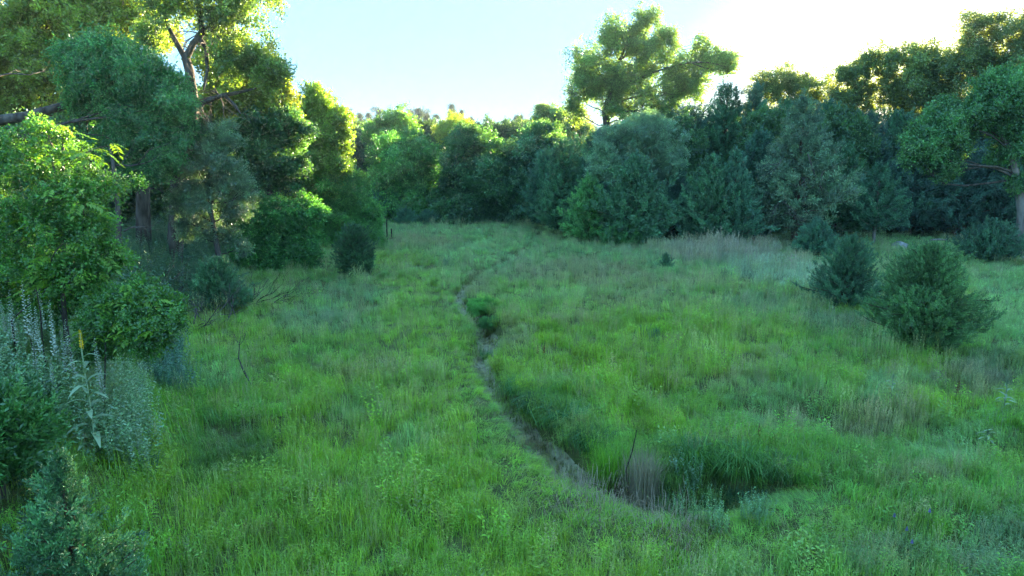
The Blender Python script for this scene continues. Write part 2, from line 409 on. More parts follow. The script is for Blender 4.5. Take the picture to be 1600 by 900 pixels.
PR = {}
PR['broad'] = [spray_broad('broad_spray', 36, .14, .095) for _ in range(4)]
PR['fine'] = [spray_broad('fine_spray', 48, .11, .06, .36) for _ in range(4)]
PR['open'] = [spray_broad('open_spray', 30, .13, .10, .42) for _ in range(4)]
PR['silver'] = [spray_broad('silver_spray', 54, .12, .042, .32, M_shiny) for _ in range(4)]
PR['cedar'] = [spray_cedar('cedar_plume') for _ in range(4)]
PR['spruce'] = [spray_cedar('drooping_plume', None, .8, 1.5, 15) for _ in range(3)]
PR['pine'] = [spray_pine('needle_tuft') for _ in range(3)]
PR['grass'] = [tuft('tuft', 40, .2, (.15, .75), .013), tuft('tuft', 36, .24, (.3, .9), .014), tuft('tuft', 44, .18, (.1, .6), .011, 1, None, .4),           # 0-2 upright
               tuft('tuft', 46, .14, (.5, .95), .010, 1.0, 0.0, .6), tuft('tuft', 42, .2, (.45, .9), .010, 1.0, 0.0, .5),        # 3-4 lodged towards +x
               tuft_seed('seed_tuft'), tuft_seed('seed_tuft', 22),                                                              # 5-6
               tuft_forb('forb', 7), tuft_forb('forb', 9, .06, .02, 20), tuft_forb('forb', 5, .14, .06, 12)]                     # 7-9
PR['weed'] = [tuft_forb('weed', 8, .07, .03, 26, M_shiny, .12, .12), tuft_forb('weed', 10, .05, .025, 30, M_shiny, .16, .1)]

_groups = {}
def scatter_group(key):
    if key in _groups: return _groups[key]
    g = bpy.data.node_groups.new('scatter_' + key, 'GeometryNodeTree')
    g.interface.new_socket('Geometry', in_out='INPUT', socket_type='NodeSocketGeometry')
    g.interface.new_socket('Geometry', in_out='OUTPUT', socket_type='NodeSocketGeometry')
    N, L = g.nodes, g.links
    gi, go = N.new('NodeGroupInput'), N.new('NodeGroupOutput')
    jn = N.new('GeometryNodeJoinGeometry')
    for p in reversed(PR[key]):
        oi = N.new('GeometryNodeObjectInfo'); oi.inputs['Object'].default_value = p; oi.inputs['As Instance'].default_value = False
        ti = N.new('GeometryNodeGeometryToInstance'); L.new(oi.outputs['Geometry'], ti.inputs[0]); L.new(ti.outputs[0], jn.inputs[0])
    ip = N.new('GeometryNodeInstanceOnPoints'); ip.inputs['Pick Instance'].default_value = True
    def attr(nm, ty):
        a = N.new('GeometryNodeInputNamedAttribute'); a.data_type = ty; a.inputs['Name'].default_value = nm; return a.outputs['Attribute']
    L.new(gi.outputs[0], ip.inputs['Points']); L.new(jn.outputs[0], ip.inputs['Instance'])
    L.new(attr('idx', 'INT'), ip.inputs['Instance Index'])
    er = N.new('FunctionNodeEulerToRotation'); L.new(attr('rot', 'FLOAT_VECTOR'), er.inputs[0]); L.new(er.outputs[0], ip.inputs['Rotation'])
    L.new(attr('scl', 'FLOAT_VECTOR'), ip.inputs['Scale'])
    L.new(ip.outputs[0], go.inputs[0])
    _groups[key] = g
    return g
def cloud(name, key, Pt, M, S, T, idx=None, parent=None, nrm=None):
    """one object that scatters sprays of one kind at points Pt with rotation matrices M, sizes S, tints T"""
    n = len(Pt); me = bpy.data.meshes.new(name); me.vertices.add(n)
    me.vertices.foreach_set('co', np.asarray(Pt, np.float32).ravel())
    S = np.asarray(S, np.float32); S = np.repeat(S[:, None], 3, 1) if S.ndim == 1 else S
    a = me.attributes.new('rot', 'FLOAT_VECTOR', 'POINT'); a.data.foreach_set('vector', euler(M).astype(np.float32).ravel())
    a = me.attributes.new('scl', 'FLOAT_VECTOR', 'POINT'); a.data.foreach_set('vector', S.ravel())
    a = me.attributes.new('idx', 'INT', 'POINT'); a.data.foreach_set('value', (rng.integers(0, len(PR[key]), n) if idx is None else idx).astype(np.int32))
    nr = np.tile([0., 0., 1.], (n, 1)) if nrm is None else nrm / np.linalg.norm(nrm, axis=1, keepdims=True)
    a = me.attributes.new('nrm', 'FLOAT_VECTOR', 'POINT'); a.data.foreach_set('vector', nr.astype(np.float32).ravel())
    T4 = np.concatenate([np.asarray(T, np.float32), np.ones((n, 1), np.float32)], 1)
    a = me.attributes.new('tint', 'FLOAT_COLOR', 'POINT'); a.data.foreach_set('color', T4.ravel())
    o = obj(name, me, parent)
    md = o.modifiers.new('scatter', 'NODES'); md.node_group = scatter_group(key)
    return o

# ---------------------------------------------------------------- ground
def build_ground():
    A = np.concatenate([np.linspace(-180, -55, 50, endpoint=False), np.linspace(-55, 55, 420, endpoint=False), np.linspace(55, 180, 50, endpoint=False)])
    A = np.radians(A); rr = np.geomspace(1.2, 700, 400)
    AA, RR = np.meshgrid(A, rr)
    X, Y = RR * np.sin(AA), RR * np.cos(AA)
    Z = height(X, Y)
    V = np.stack([X, Y, Z], -1).reshape(-1, 3); V = np.concatenate([V, [[0, 0, H(0, 0)]]])
    na, nr = len(A), len(rr); i = np.arange(nr - 1)[:, None] * na; j = np.arange(na)[None]; j2 = (j + 1) % na
    Q = np.stack([i + j, i + na + j, i + na + j2, i + j2], -1).reshape(-1, 4)
    T = np.stack([np.full(na, na * nr), np.arange(na), (np.arange(na) + 1) % na], 1)
    tag(obj('ground', mesh('ground', V, [Q, T], M_ground, True)), kind='structure')
build_ground()
def build_bed():
    """the dry bed of matted dead thatch at the bottom of the creek"""
    P_ = GX[:, :2]; s = []; 
    for a, b in zip(GX[3:-4], GX[4:-3]):
        k = max(3, int(np.linalg.norm(b[:2] - a[:2]) / .25)); s += [a + (b - a) * t for t in np.linspace(0, 1, k, endpoint=False)]
    s = np.array(s); T = np.gradient(s[:, :2], axis=0); T /= np.linalg.norm(T, axis=1, keepdims=True); Nn = np.stack([-T[:, 1], T[:, 0]], 1)
    c = np.linspace(-1, 1, 7); V = []
    for k in range(len(s)):
        for q in c:
            p = s[k, :2] + Nn[k] * q * s[k, 2] * .75
            V.append([p[0], p[1], H(p[0], p[1]) + .012])
    n = len(s); i = np.arange(n - 1)[:, None] * 7; j = np.arange(6)[None]
    Q = np.stack([i + j, i + j + 1, i + 8 + j, i + 7 + j], -1).reshape(-1, 4)
    tag(obj('creek_bed', mesh('creek_bed', V, Q, rough_mat('dry_bed', (.15, .14, .08), (.42, .42, .27), 9, .9, (1, 1, 1)), True)), kind='structure')
build_bed()

# ---------------------------------------------------------------- grass
LIME = np.array([.37, .66, .055]); MID = np.array([.24, .55, .085]); BLUE = np.array([.28, .52, .24]); DEEP = np.array([.055, .15, .05])
TAN = np.array([.44, .42, .21]); SILV = np.array([.30, .42, .30]); GREY = np.array([.27, .25, .21])
# (px, py, rx, ry, colour, strength, kind of tuft or None, height factor)
PATCH = [
 (560, 800, 460, 150, LIME, .8, None, 1), (400, 520, 130, 28, LIME, .9, 0, .9), (650, 560, 90, 90, LIME, .7, None, .8), (640, 450, 70, 40, LIME, .7, None, .7),
 (700, 690, 170, 60, LIME, .8, None, 1), (980, 570, 120, 30, LIME, .45, None, 1), (1050, 490, 150, 30, LIME, .35, None, 1), (1180, 520, 120, 30, LIME, .5, None, 1), (620, 405, 70, 14, LIME, .7, 9, .8),
 (1000, 860, 300, 50, LIME, .6, None, 1), (1350, 830, 160, 60, LIME, .35, None, 1), (1080, 640, 130, 50, MID, .5, None, 1), (1230, 470, 120, 20, BLUE, .6, None, 1),
 (490, 505, 90, 32, SILV, .55, 8, .8), (530, 460, 90, 30, BLUE, .7, 8, .9), (560, 640, 70, 30, BLUE, .5, 8, .9), (640, 685, 55, 22, BLUE * 1.2, .5, None, .9),
 (780, 660, 60, 70, MID, .6, 3, 1), (880, 640, 80, 45, MID * .7, .8, 3, 1.1), (980, 690, 60, 30, MID, .6, 3, 1), (1150, 715, 120, 32, MID * .75, .9, 3, 1.5), (1160, 770, 110, 50, MID * .7, .8, 4, 1.1),
 (1260, 770, 60, 30, MID, .5, 4, .8), (350, 700, 90, 50, DEEP * 1.3, .7, 3, 1), (270, 640, 110, 60, MID, .7, 3, 1.2), (230, 700, 80, 40, MID, .6, 4, 1.2),
 (1130, 397, 130, 15, GREY * 1.9, .95, 5, 1.6), (1350, 450, 60, 14, SILV * 1.4, .7, 8, .9), (1000, 470, 110, 12, TAN, .45, 5, .9), (1330, 650, 90, 18, TAN, .5, 5, .9), (1150, 590, 90, 14, TAN, .45, 5, .9), (1450, 740, 100, 20, TAN, .4, 5, .9), (1000, 392, 60, 9, BLUE * 1.3, .6, 5, 1.3), (1210, 415, 80, 12, GREY * 1.2, .6, 5, 1.3), (1240, 430, 110, 20, SILV * 1.9, .95, 8, 1.0), (1180, 412, 70, 8, SILV * 1.6, .8, 8, 1.1), (1180, 470, 60, 20, SILV, .4, 8, .9),
 (640, 378, 90, 9, TAN * .9, .7, 5, .9), (910, 425, 130, 22, TAN * .85, .6, 5, .9), (900, 500, 60, 12, TAN, .45, 5, .9), (740, 445, 40, 18, TAN * .9, .6, 5, .8), (560, 580, 90, 20, TAN, .3, 6, .9),
 (1235, 655, 45, 16, TAN, .55, 6, .8), (1400, 640, 90, 30, TAN * .9, .5, 6, .9), (1300, 500, 80, 16, SILV, .6, 8, .9), (1420, 590, 80, 20, SILV * .9, .5, 8, .9), (800, 520, 40, 30, TAN, .5, 5, .7), (1060, 440, 110, 14, TAN, .5, 5, .9), (845, 688, 26, 18, TAN * 1.1, .9, 4, .4), (885, 722, 36, 16, TAN * 1.1, .9, 4, .4), (935, 752, 36, 14, TAN * 1.1, .9, 4, .4), (985, 785, 42, 12, TAN, .9, 4, .4), (1210, 560, 60, 16, TAN * .9, .4, 6, .9), (1520, 590, 70, 26, np.array([.16, .13, .09]), .6, 6, .8),
 (1560, 570, 70, 35, SILV * .8, .6, 8, 1), (1580, 480, 90, 60, BLUE * 1.5, .7, 8, .9), (1380, 610, 50, 35, BLUE * 1.3, .7, 7, 1), (1500, 690, 110, 40, BLUE * 1.1, .6, 4, 1), (1560, 860, 110, 60, SILV * .9, .6, 7, .9), (1380, 870, 120, 40, SILV * .8, .45, 7, .8),
 (1240, 610, 120, 40, BLUE * 1.1, .5, 8, .9), (900, 600, 80, 20, BLUE * 1.2, .4, None, 1), (80, 620, 150, 120, BLUE, .5, 7, 1.2), (60, 860, 90, 50, MID, .5, 8, .8), (420, 430, 90, 30, MID, .5, None, .8),
 (1280, 560, 90, 35, MID, .5, None, 1), (930, 760, 70, 40, LIME, .5, None, .7)]
def build_grass():
    Ps = []
    for y0, y1, dn in [(4.2, 7, 75), (7, 10, 75), (10, 14, 52), (14, 20, 36), (20, 28, 22), (28, 38, 14), (38, 52, 9), (52, 75, 4)]:
        ym = (y0 + y1) / 2; hw = .86 * y1 + 2.5
        n = int(dn * 2 * hw * (y1 - y0)); Ps.append(np.stack([rng.uniform(-hw, hw, n), rng.uniform(y0, y1, n)], 1))
    Q = np.concatenate(Ps); x, y = Q.T
    px, py = to_px(x, y, 0.1)
    q, dep, wid = gully(x, y); bd = bank_d(x, y)
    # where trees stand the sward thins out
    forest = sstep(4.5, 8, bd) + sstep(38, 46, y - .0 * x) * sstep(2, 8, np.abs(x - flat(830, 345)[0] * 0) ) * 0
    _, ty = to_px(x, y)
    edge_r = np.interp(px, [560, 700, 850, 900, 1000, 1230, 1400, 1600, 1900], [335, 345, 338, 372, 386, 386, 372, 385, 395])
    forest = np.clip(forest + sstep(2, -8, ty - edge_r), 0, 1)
    keep = rng.random(len(x)) > forest * .72
    keep &= rng.random(len(x)) > .90 * sstep(.8, .35, q) * (.35 + .9 * vnoise(x * 1.3, y * 1.3, s=63))
    x, y, px, py, q, dep, wid, bd, forest = [a[keep] for a in (x, y, px, py, q, dep, wid, bd, forest)]
    n = len(x); dist = np.hypot(x, y)
    n1 = fbm(x * .22, y * .22, 31); n2 = fbm(x * .9, y * .9, 47); n3 = vnoise(x * 3, y * 3, s=77); n4 = fbm(x * .45 + 9, y * .45, 91)
    w = np.clip((n1 - .42) * 4 + (n2 - .5) * 1.5 + .5, 0, 1)[:, None]
    T = MID * (1 - w) + LIME * w
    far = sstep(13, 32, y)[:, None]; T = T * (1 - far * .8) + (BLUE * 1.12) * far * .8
    w = (sstep(.56, .72, n4) * .45)[:, None]; T = T * (1 - w) + BLUE * 1.25 * w
    idx = rng.choice([0, 1, 2, 1, 0, 2, 3, 7, 5], n, p=[.19, .17, .16, .1, .1, .1, .07, .06, .05])
    idx = np.where((n3 > .70) & (rng.random(n) < .5), rng.choice([7, 8, 9], n, p=[.45, .35, .2]), idx)
    idx = np.where((fbm(x * .5, y * .5, 133) > .6) & (rng.random(n) < .6), rng.choice([3, 4], n), idx)
    idx = np.where((rng.random(n) < .20 * sstep(9, 18, y)) & (n4 > .42), 5 + (rng.random(n) < .5), idx)
    hf = (.36 + .20 * (n2 - .5) + .15 * (n1 - .5)) * (.62 + .76 * n3)
    T = T * (.72 + .56 * vnoise(x * 2.1 + 5, y * 2.1, s=201))[:, None]
    for cx, cy, rx, ry, c, s, k, h in PATCH:
        d = np.hypot((px - cx) / rx, (py - cy) / ry) + .7 * (n2 - .5) + .5 * (n3 - .5)
        g = s * sstep(1.15, .5, d); T = T * (1 - g[:, None]) + np.asarray(c) * g[:, None]
        if k is not None: idx = np.where(rng.random(n) < g * .75, k + (rng.random(n) < .4 if k in (0, 3, 5, 7) else 0), idx)
        hf = hf * (1 + (h - 1) * np.clip(g * 1.2, 0, 1))
    # banks of the creek: long lodged blades on the right, short near the bed
    idx = np.where((q < 1.9) & (q > .7) & (rng.random(n) < .6), 3 + (rng.random(n) < .5), idx)
    bed = q < .65; idx = np.where(bed & (y > 8.9), 4, idx); hf = np.where(bed & (y > 8.9), .2, hf)
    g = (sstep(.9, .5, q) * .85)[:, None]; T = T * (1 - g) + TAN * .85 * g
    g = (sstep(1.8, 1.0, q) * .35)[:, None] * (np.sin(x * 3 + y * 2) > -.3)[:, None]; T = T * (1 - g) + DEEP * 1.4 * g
    e = .15; q2_ = gully(x, y + e)[0] - gully(x, y - e)[0]; hf = hf * np.where((q > .6) & (q2_ < 0), 1 - (.25 + .43 * sstep(18, 12, y)) * sstep(3.6, 2.0, q), 1)
    hf = np.where(forest > .5, hf * .7, hf); hf = hf * np.where((q < 2.2) & (idx > 6), .6, 1)
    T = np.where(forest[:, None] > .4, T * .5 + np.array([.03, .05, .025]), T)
    # dry stems get dry colours
    dry = (idx == 5) | (idx == 6)
    T = np.where(dry[:, None], T * .45 + TAN * .6 * (.6 + .8 * rng.random((n, 1))), T)
    hf = np.where(dry, hf * 1.35, hf); hf = np.where((idx == 3) | (idx == 4), hf * 1.35, hf); hf = np.where(idx >= 7, hf * 1.0, hf)
    dryp = rng.random(n) < .045 * (1 + 2 * (n2 > .55)); T = np.where(dryp[:, None], T * .4 + TAN * .55, T)
    T *= rng.uniform(.72, 1.25, (n, 1)) * (1 + rng.normal(0, .07, (n, 3)))
    gro = 1 + .55 * sstep(12, 45, dist)
    sz = hf * rng.uniform(.7, 1.25, n); sz = np.where(q < 3.2, np.maximum(sz, .07), sz); S = np.stack([np.maximum(sz, .42) * gro * .95, np.maximum(sz, .42) * gro * .95, sz], 1)
    head = 3.1 + 2.6 * (fbm(x * .28, y * .28, 171) - .5) * 2      # which way lodged grass lies
    gx = np.interp(y, GX[::-1, 1], GX[::-1, 0]) if False else None
    spn = np.where((idx == 3) | (idx == 4), head + rng.normal(0, .35, n), rng.uniform(0, 6.28, n))
    # beside the creek the blades hang towards the bed
    e = .15; q1 = gully(x + e, y)[0] - gully(x - e, y)[0]; q2 = gully(x, y + e)[0] - gully(x, y - e)[0]
    tow = np.arctan2(-q2, -q1); near = (q > .8) & (q < 2.6); spn = np.where(near & ((idx == 3) | (idx == 4)), tow + rng.normal(0, .3, n), spn)
    z = height(x, y)
    ax = np.stack([rng.normal(0, .07, n), rng.normal(0, .07, n), np.ones(n)], 1)
    M = frames(ax); I = np.tile(np.eye(3), (n, 1, 1)); M = I; 
    c, s = np.cos(spn), np.sin(spn); M = I.copy(); M[:, 0, 0] = c; M[:, 0, 1] = -s; M[:, 1, 0] = s; M[:, 1, 1] = c
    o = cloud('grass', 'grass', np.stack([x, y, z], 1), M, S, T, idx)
    tag(o, 'tall mixed meadow grass with lime green, blue green and tan patches', 'grass', kind='stuff')
    print('grass tufts', n)
build_grass()

# ---------------------------------------------------------------- trees
COUNT = {"sprays": 0}
def crown_cloud(clumps, dens=1.0, sub=.34, key='broad', size=.8, tint=(.07, .16, .04), jit=.36, up=.35, sparse=0., shell=.75, name='crown', parent=None, flatz=1.0, top=None):
    fray = {'open': .42, 'broad': .26, 'fine': .22}.get(key, .12)
    """clumps: (center, radii3). Each clump is broken up into many leafy lumps on its surface"""
    PT, DR, TT, NR = [], [], [], []
    for c, rad in clumps:
        c = np.asarray(c); rad = np.asarray(rad); rm = float(np.cbrt(np.prod(rad)))
        ns = max(6, int(3.2 / sub ** 2 * .95)); rad = rad * 1.06
        u = unit(ns); rr = rng.uniform(shell - .35, 1.0, (len(u), 1)); sc = c + u * rad * rr * .9
        sr = rm * sub * rng.uniform(.6, 1.35, len(u))
        for k in range(len(u)):
            npt = max(3, int(dens * 13 * (sr[k] / size) ** 2 * 3.2))
            v = unit(npt, -.75); pr = rng.uniform(.55, 1.0, (len(v), 1)) + rng.exponential(fray, (len(v), 1)).clip(0, 1.1) * (rng.random((len(v), 1)) < .6)
            p = sc[k] + v * sr[k] * pr * np.array([1.15, 1.15, .72 * flatz]); NR.append(v * [1, 1, 1.2] + u[k] * .5 + [0, 0, .45])
            dd = v * .8 + u[k] * .5 + [0, 0, up]
            if fray > .15 and rng.random() < .75:          # shoots that stick out of the lump
                q_ = unit(1, -.3)[0] * .8 + u[k] * .7; q_ /= np.linalg.norm(q_); m_ = 4; ln = sr[k] * rng.uniform(1.1, 1.9) ; tt = np.linspace(.6, 1, m_)[:, None]
                p = np.concatenate([p, sc[k] + q_ * ln * tt]); dd = np.concatenate([dd, np.tile(q_ + [0, 0, .3], (m_, 1))]); NR.append(np.tile(q_ + [0, 0, .5], (m_, 1))); v = np.concatenate([v, np.tile(q_, (m_, 1))])
            PT.append(p); DR.append(dd); TT.append(np.tile(np.asarray(tint) * rng.uniform(1 - jit, 1 + jit), (len(v), 1)))
    P_, D_, T_, N_ = np.concatenate(PT), np.concatenate(DR), np.concatenate(TT), np.concatenate(NR)
    if sparse > 0:
        s = 2.0 / size
        k = vnoise(P_[:, 0] * s, P_[:, 1] * s, P_[:, 2] * s, s=5) > sparse; k |= rng.random(len(k)) < .1
        P_, D_, T_, N_ = P_[k], D_[k], T_[k], N_[k]
    g = height(P_[:, 0], P_[:, 1]); k = P_[:, 2] > g + .05; P_, D_, T_, N_ = P_[k], D_[k], T_[k], N_[k]
    n = len(P_); T_ = T_ * rng.uniform(.75, 1.25, (n, 1)) * (1 + rng.normal(0, .06, (n, 3)))
    M = spin(frames(D_), rng.uniform(0, 6.28, n))
    COUNT["sprays"] += n
    o = cloud(name, key, P_, M, size * rng.uniform(.75, 1.3, n), T_, parent=parent, nrm=N_)
    o['kind'] = 'stuff'
    return o
COUNT = {'sprays': 0}
def broad_tree(name, label, base, Y, cl, key='broad', size=.8, dens=1.0, tint=(.07, .16, .04), sub=.34, trunk_r=.18, bark=None, group=None, cat='tree',
               sparse=0., fork=.35, trunk=None, jit=.36, depth=1.0, flatz=1.0, skirt=0, shell=.75, up=.35, lean=None, limbs=True, lr=.4):
    """base: pixel column of the foot (or world xy); cl: clumps as (px, py, r_px[, rx_factor, dy]) seen at depth Y"""
    bx = P(base, 300, Y)[0] if not isinstance(base, (tuple, list, np.ndarray)) else base[0]
    by = Y if not isinstance(base, (tuple, list, np.ndarray)) else base[1]
    b = on(bx, by); t = root(name, b, label, cat, group)
    k = Y / FPX; C = []
    for c in cl:
        px, py, r = c[:3]; fx = c[3] if len(c) > 3 else 1.0; dy = c[4] if len(c) > 4 else 0.0
        yy = Y + dy; C.append((P(px, py, yy), np.array([r * fx, max(r * fx, r) * depth, r]) * yy / FPX))
    if skirt:                                   # foliage reaching down to the grass
        for c, r in sorted(C, key=lambda q: q[0][2])[:max(3, int(len(C) * .7))]:
            z = H(c[0], c[1]); r2 = r * random.uniform(.7, 1.0); m_ = c[2] - r[2] * .6
            for zz in np.arange(z + r2[2] * .4, max(m_, z + r2[2] * .5), r2[2] * 1.1): C.append((np.array([c[0] + random.uniform(-.3, .3) * r[0], c[1] - random.uniform(0, .3) * r[1], zz]), r2))
    crown_cloud(C, dens, sub, key, size, tint, jit, up, sparse, shell, 'crown', t, flatz=flatz)
    top = max(C, key=lambda c: c[0][2])[0]
    paths = []
    if trunk is None:
        e = b + (np.array([*(np.mean([c[0] for c in C], 0)[:2]), top[2]]) - b) * .8
        p = wobble(b - [0, 0, .2], e, 9, .025); rad = np.linspace(trunk_r * 1.15, trunk_r * .3, 9); rad[0] *= 1.35
    else:
        p = np.array(trunk[0]); rad = np.array(trunk[1])
    paths.append((p, rad))
    if limbs:
        for c, r in C:
            dd_ = np.linalg.norm(p - c, axis=1) + 3.0 * np.maximum(p[:, 2] - c[2] + r[2] * .8, 0); i = int(np.clip(np.argmin(dd_[1:-1]) + 1, 1, len(p) - 2))
            L = wobble(p[i], c + r * [0, 0, .1], 7, .07, -.03); r0 = min(rad[i] * .5, trunk_r * .32, .012 * np.linalg.norm(c - p[i]) + .02); paths.append((L, np.linspace(r0, r0 * .3, 7)))
            for q in range(5):
                d = unit(1, -.2)[0]; j = random.randint(3, 6); e = c + d * r * .85; paths.append((wobble(L[j], e, 6, .08), np.linspace(r0 * lr, r0 * .1, 6)))
    V, F = tubes(paths[:1], 8)
    tr = obj('trunk', mesh('trunk', V, F, bark or M_bark, True), t)
    if len(paths) > 1:
        V, F = tubes(paths[1:], 6); o = obj('branches', mesh('branches', V, F, M_bark, True), t); o['kind'] = 'stuff'
    return t
def conifer(name, label, px, py, top, hw, tint=(.030, .075, .050), key='cedar', size=None, dens=1.0, prof=.8, low=.06, cat='cedar', group=None, Y=None, lean=0., bark=None, tw=0.0, open_=0., belly=.12, upr=.5, pos=None, jit=.25, nzs=1.0, upw=.35):
    """foot at pixel (px, py), tip at pixel row top, half width hw pixels"""
    if pos is not None: b = on(*pos)
    else: b = G(px, py) if Y is None else on(P(px, 300, Y)[0], Y)
    Y = b[1]; k = Y / FPX; ztop = P(px, top, Y)[2]; h = ztop - b[2]; Rm = hw * k * 1.12
    t = root(name, b, label, cat, group)
    size = size or max(.22, min(.8, Rm * .34))
    nb = int(dens * 150 * (1 + .5 * (h / (2 * Rm) - 1)))
    PT, DR, TT, paths, NR = [], [], [], [], []
    az0 = rng.uniform(0, 6.28)
    lob = rng.uniform(.8, 1.15, 7)
    for i in range(nb):
        f = low + (1 - low) * (i + rng.random()) / nb; f = f ** .92
        az = az0 + i * 2.39996
        if open_ and vnoise(np.array([math.cos(az) * 1.5 + 7]), np.array([math.sin(az) * 1.5]), np.array([f * 5]), 3)[0] < open_: continue
        env = (1 - f) ** prof * min(1, .5 + (f - low) / max(belly, .01) * .5)
        nz_ = vnoise(np.array([math.cos(az) * 1.6 + px * .37]), np.array([math.sin(az) * 1.6]), np.array([f * 4.5]), 61)[0]; rr = Rm * env * (.93 + .62 * nzs * (nz_ - .5)) * rng.uniform(.8, 1.15) * (1.3 if rng.random() < .1 else 1); b_sh = 1 + .5 * (nz_ - .5)
        rise = (.25 + upr * f) * rr
        s = b + [lean * f * h, 0, f * h * .97 - rise * .5]; e = s + np.array([math.cos(az) * rr, math.sin(az) * rr, rise])
        m = max(2, int(rr / (size * .33)))
        tc = np.asarray(tint) * rng.uniform(1 - jit, 1 + jit) * b_sh
        for j in range(m):
            u = .25 + .75 * (j + .6) / m; p = s + (e - s) * u + rng.normal(0, size * .13, 3)
            dd = (e - s) / max(np.linalg.norm(e - s), .01) + rng.normal(0, .5, 3) + [0, 0, upw + .5 * f]
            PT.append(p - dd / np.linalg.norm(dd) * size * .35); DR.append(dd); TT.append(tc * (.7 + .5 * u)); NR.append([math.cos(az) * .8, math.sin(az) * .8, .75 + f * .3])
        if i % 2 == 0 and rr > .25: paths.append((wobble(s, e, 5, .04), np.linspace(max(.006, rr * .016), .004, 5)))
    for j in range(5 if prof > .45 else 1):
        PT.append(b + [lean * h, 0, h * (.90 + .02 * j) - size * .2]); DR.append(np.array([rng.normal(0, .15), rng.normal(0, .15), 1.])); TT.append(np.asarray(tint)); NR.append([0, 0, 1.])
    PT, DR, TT, NR = np.array(PT), np.array(DR), np.array(TT), np.array(NR)
    g = height(PT[:, 0], PT[:, 1]); k_ = PT[:, 2] > g - .02; PT, DR, TT, NR = PT[k_], DR[k_], TT[k_], NR[k_]
    n = len(PT); M = spin(frames(DR), rng.uniform(0, 6.28, n)); TT = TT * rng.uniform(.75, 1.25, (n, 1)) * (1 + rng.normal(0, .05, (n, 3)))
    fr = np.clip((PT[:, 2] - b[2]) / h, 0, 1); S = size * rng.uniform(.75, 1.3, n) * (1 - .25 * fr)
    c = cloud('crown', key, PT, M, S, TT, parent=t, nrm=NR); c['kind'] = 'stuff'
    tr = max(.02, h * .018 + tw)
    p = np.array([b - [0, 0, .15], b + [lean * h * .3, 0, h * .3], b + [lean * h * .65, 0, h * .65], b + [lean * h * .95, 0, h * .93]])
    paths.append((p, [tr * 1.3, tr, tr * .6, tr * .15]))
    V, F = tubes(paths, 7); obj('trunk', mesh('trunk', V, F, bark or M_bark_cedar, True), t)
    return t

CED = (.046, .125, .062); CED_G = (.065, .19, .055); CED_B = (.046, .128, .078); GRN = (.052, .15, .042); GRN2 = (.045, .13, .05); YG = (.12, .21, .035)
ORD = 'first second third fourth fifth sixth seventh eighth ninth tenth eleventh twelfth thirteenth fourteenth fifteenth sixteenth seventeenth eighteenth nineteenth twentieth'.split() + ['twenty-first', 'twenty-second', 'twenty-third', 'twenty-fourth']
# --- right hand wall of cedars, front row
conifer('cedar', 'narrow bright green cedar at the left end of the right hand tree wall', 920, 380, 278, 42, CED_G, dens=1.1, prof=.55)
conifer('cedar', 'broad dark cedar below the silvery willow, with a low bright bush at its foot', 990, 384, 248, 66, CED, dens=1.5, prof=.7)
conifer('cedar_shrub', 'low bright green cedar shrub at the foot of the broad dark cedar', 975, 386, 352, 36, (.05, .17, .045), dens=1.1, prof=.4, cat='shrub')
conifer('cedar', 'twin tipped broad cedar between the silvery willow and the grey spruce', 1105, 386, 246, 52, CED, dens=1.2, prof=.65)
conifer('cedar', 'right tip of the twin tipped cedar pair beside the grey spruce', 1143, 386, 236, 44, CED_B, dens=1.0, prof=.65)
conifer('spruce', 'tall grey green spruce with drooping boughs and dead twigs in the right tree wall', 1240, 384, 150, 82, (.085, .145, .090), key='spruce', size=.75, dens=1.0, prof=.62, cat='spruce', low=.1, open_=.3, upr=-.1)
conifer('cedar', 'small slender cedar with a bare pale stem right of the grey spruce', 1364, 384, 258, 50, CED_B, dens=.9, prof=.7, low=.2, bark=M_bark_pale)
conifer('cedar', 'dark cedar filling the gap between grey spruce and small slender cedar', 1305, 375, 225, 55, CED, dens=1.2, prof=.6)
conifer('cedar', 'dark drooping cedar behind the small slender cedar', 1420, 366, 215, 62, (.032, .085, .065), dens=1.3, prof=.6, open_=.15)
conifer('cedar', 'dark wide cedar left of the pale trunk at the right edge', 1490, 366, 205, 62, (.030, .080, .065), dens=1.3, prof=.6, open_=.15)
conifer('cedar', 'dark cedar just behind the pale trunk at the right edge', 1560, 368, 200, 60, (.032, .085, .062), dens=1.3, prof=.6)
conifer('cedar', 'dark cedar at the far right edge beyond the pale trunk', 1640, 370, 190, 70, CED, dens=1.2, prof=.6)
conifer('cedar', 'dark cedar squeezed between the broad cedar and the twin tipped one', 1052, 375, 262, 40, (.032, .088, .06), dens=1.1, prof=.55)
conifer('cedar', 'tall dark cedar left of the grey spruce', 1178, 376, 205, 48, (.034, .095, .066), dens=1.3, prof=.5)
back = [(880, 42, 218, 40, 'blue green cedar behind the narrow bright cedar'), (850, 46, 235, 36, 'cedar at the far end of the meadow right of the round trees'),
        (1075, 47, 165, 60, 'high dark cedar behind the silvery willow and the cottonwood foot'), (1128, 46, 128, 48, 'tallest spired cedar right of the cottonwood'),
        (1172, 45, 133, 44, 'spired cedar right of the tallest spired one'), (1030, 50, 170, 50, 'dark cedar under the cottonwood crown'),
        (1222, 47, 160, 52, 'dark cedar topping the wall behind the grey spruce, left side'), (1285, 46, 158, 54, 'dark cedar topping the wall behind the grey spruce, right side'),
        (1340, 44, 175, 52, 'cedar of the back row below the sunlit crowns'), (1395, 46, 172, 50, 'cedar of the back row just left of the sun glow'),
        (1450, 44, 180, 52, 'cedar of the back row below the sun glow'), (1520, 46, 165, 60, 'back row cedar under the arching limb of the right edge tree'),
        (1590, 44, 160, 60, 'back row cedar behind the crown of the right edge tree'), (930, 50, 205, 40, 'cedar behind the left flank of the silvery willow')]
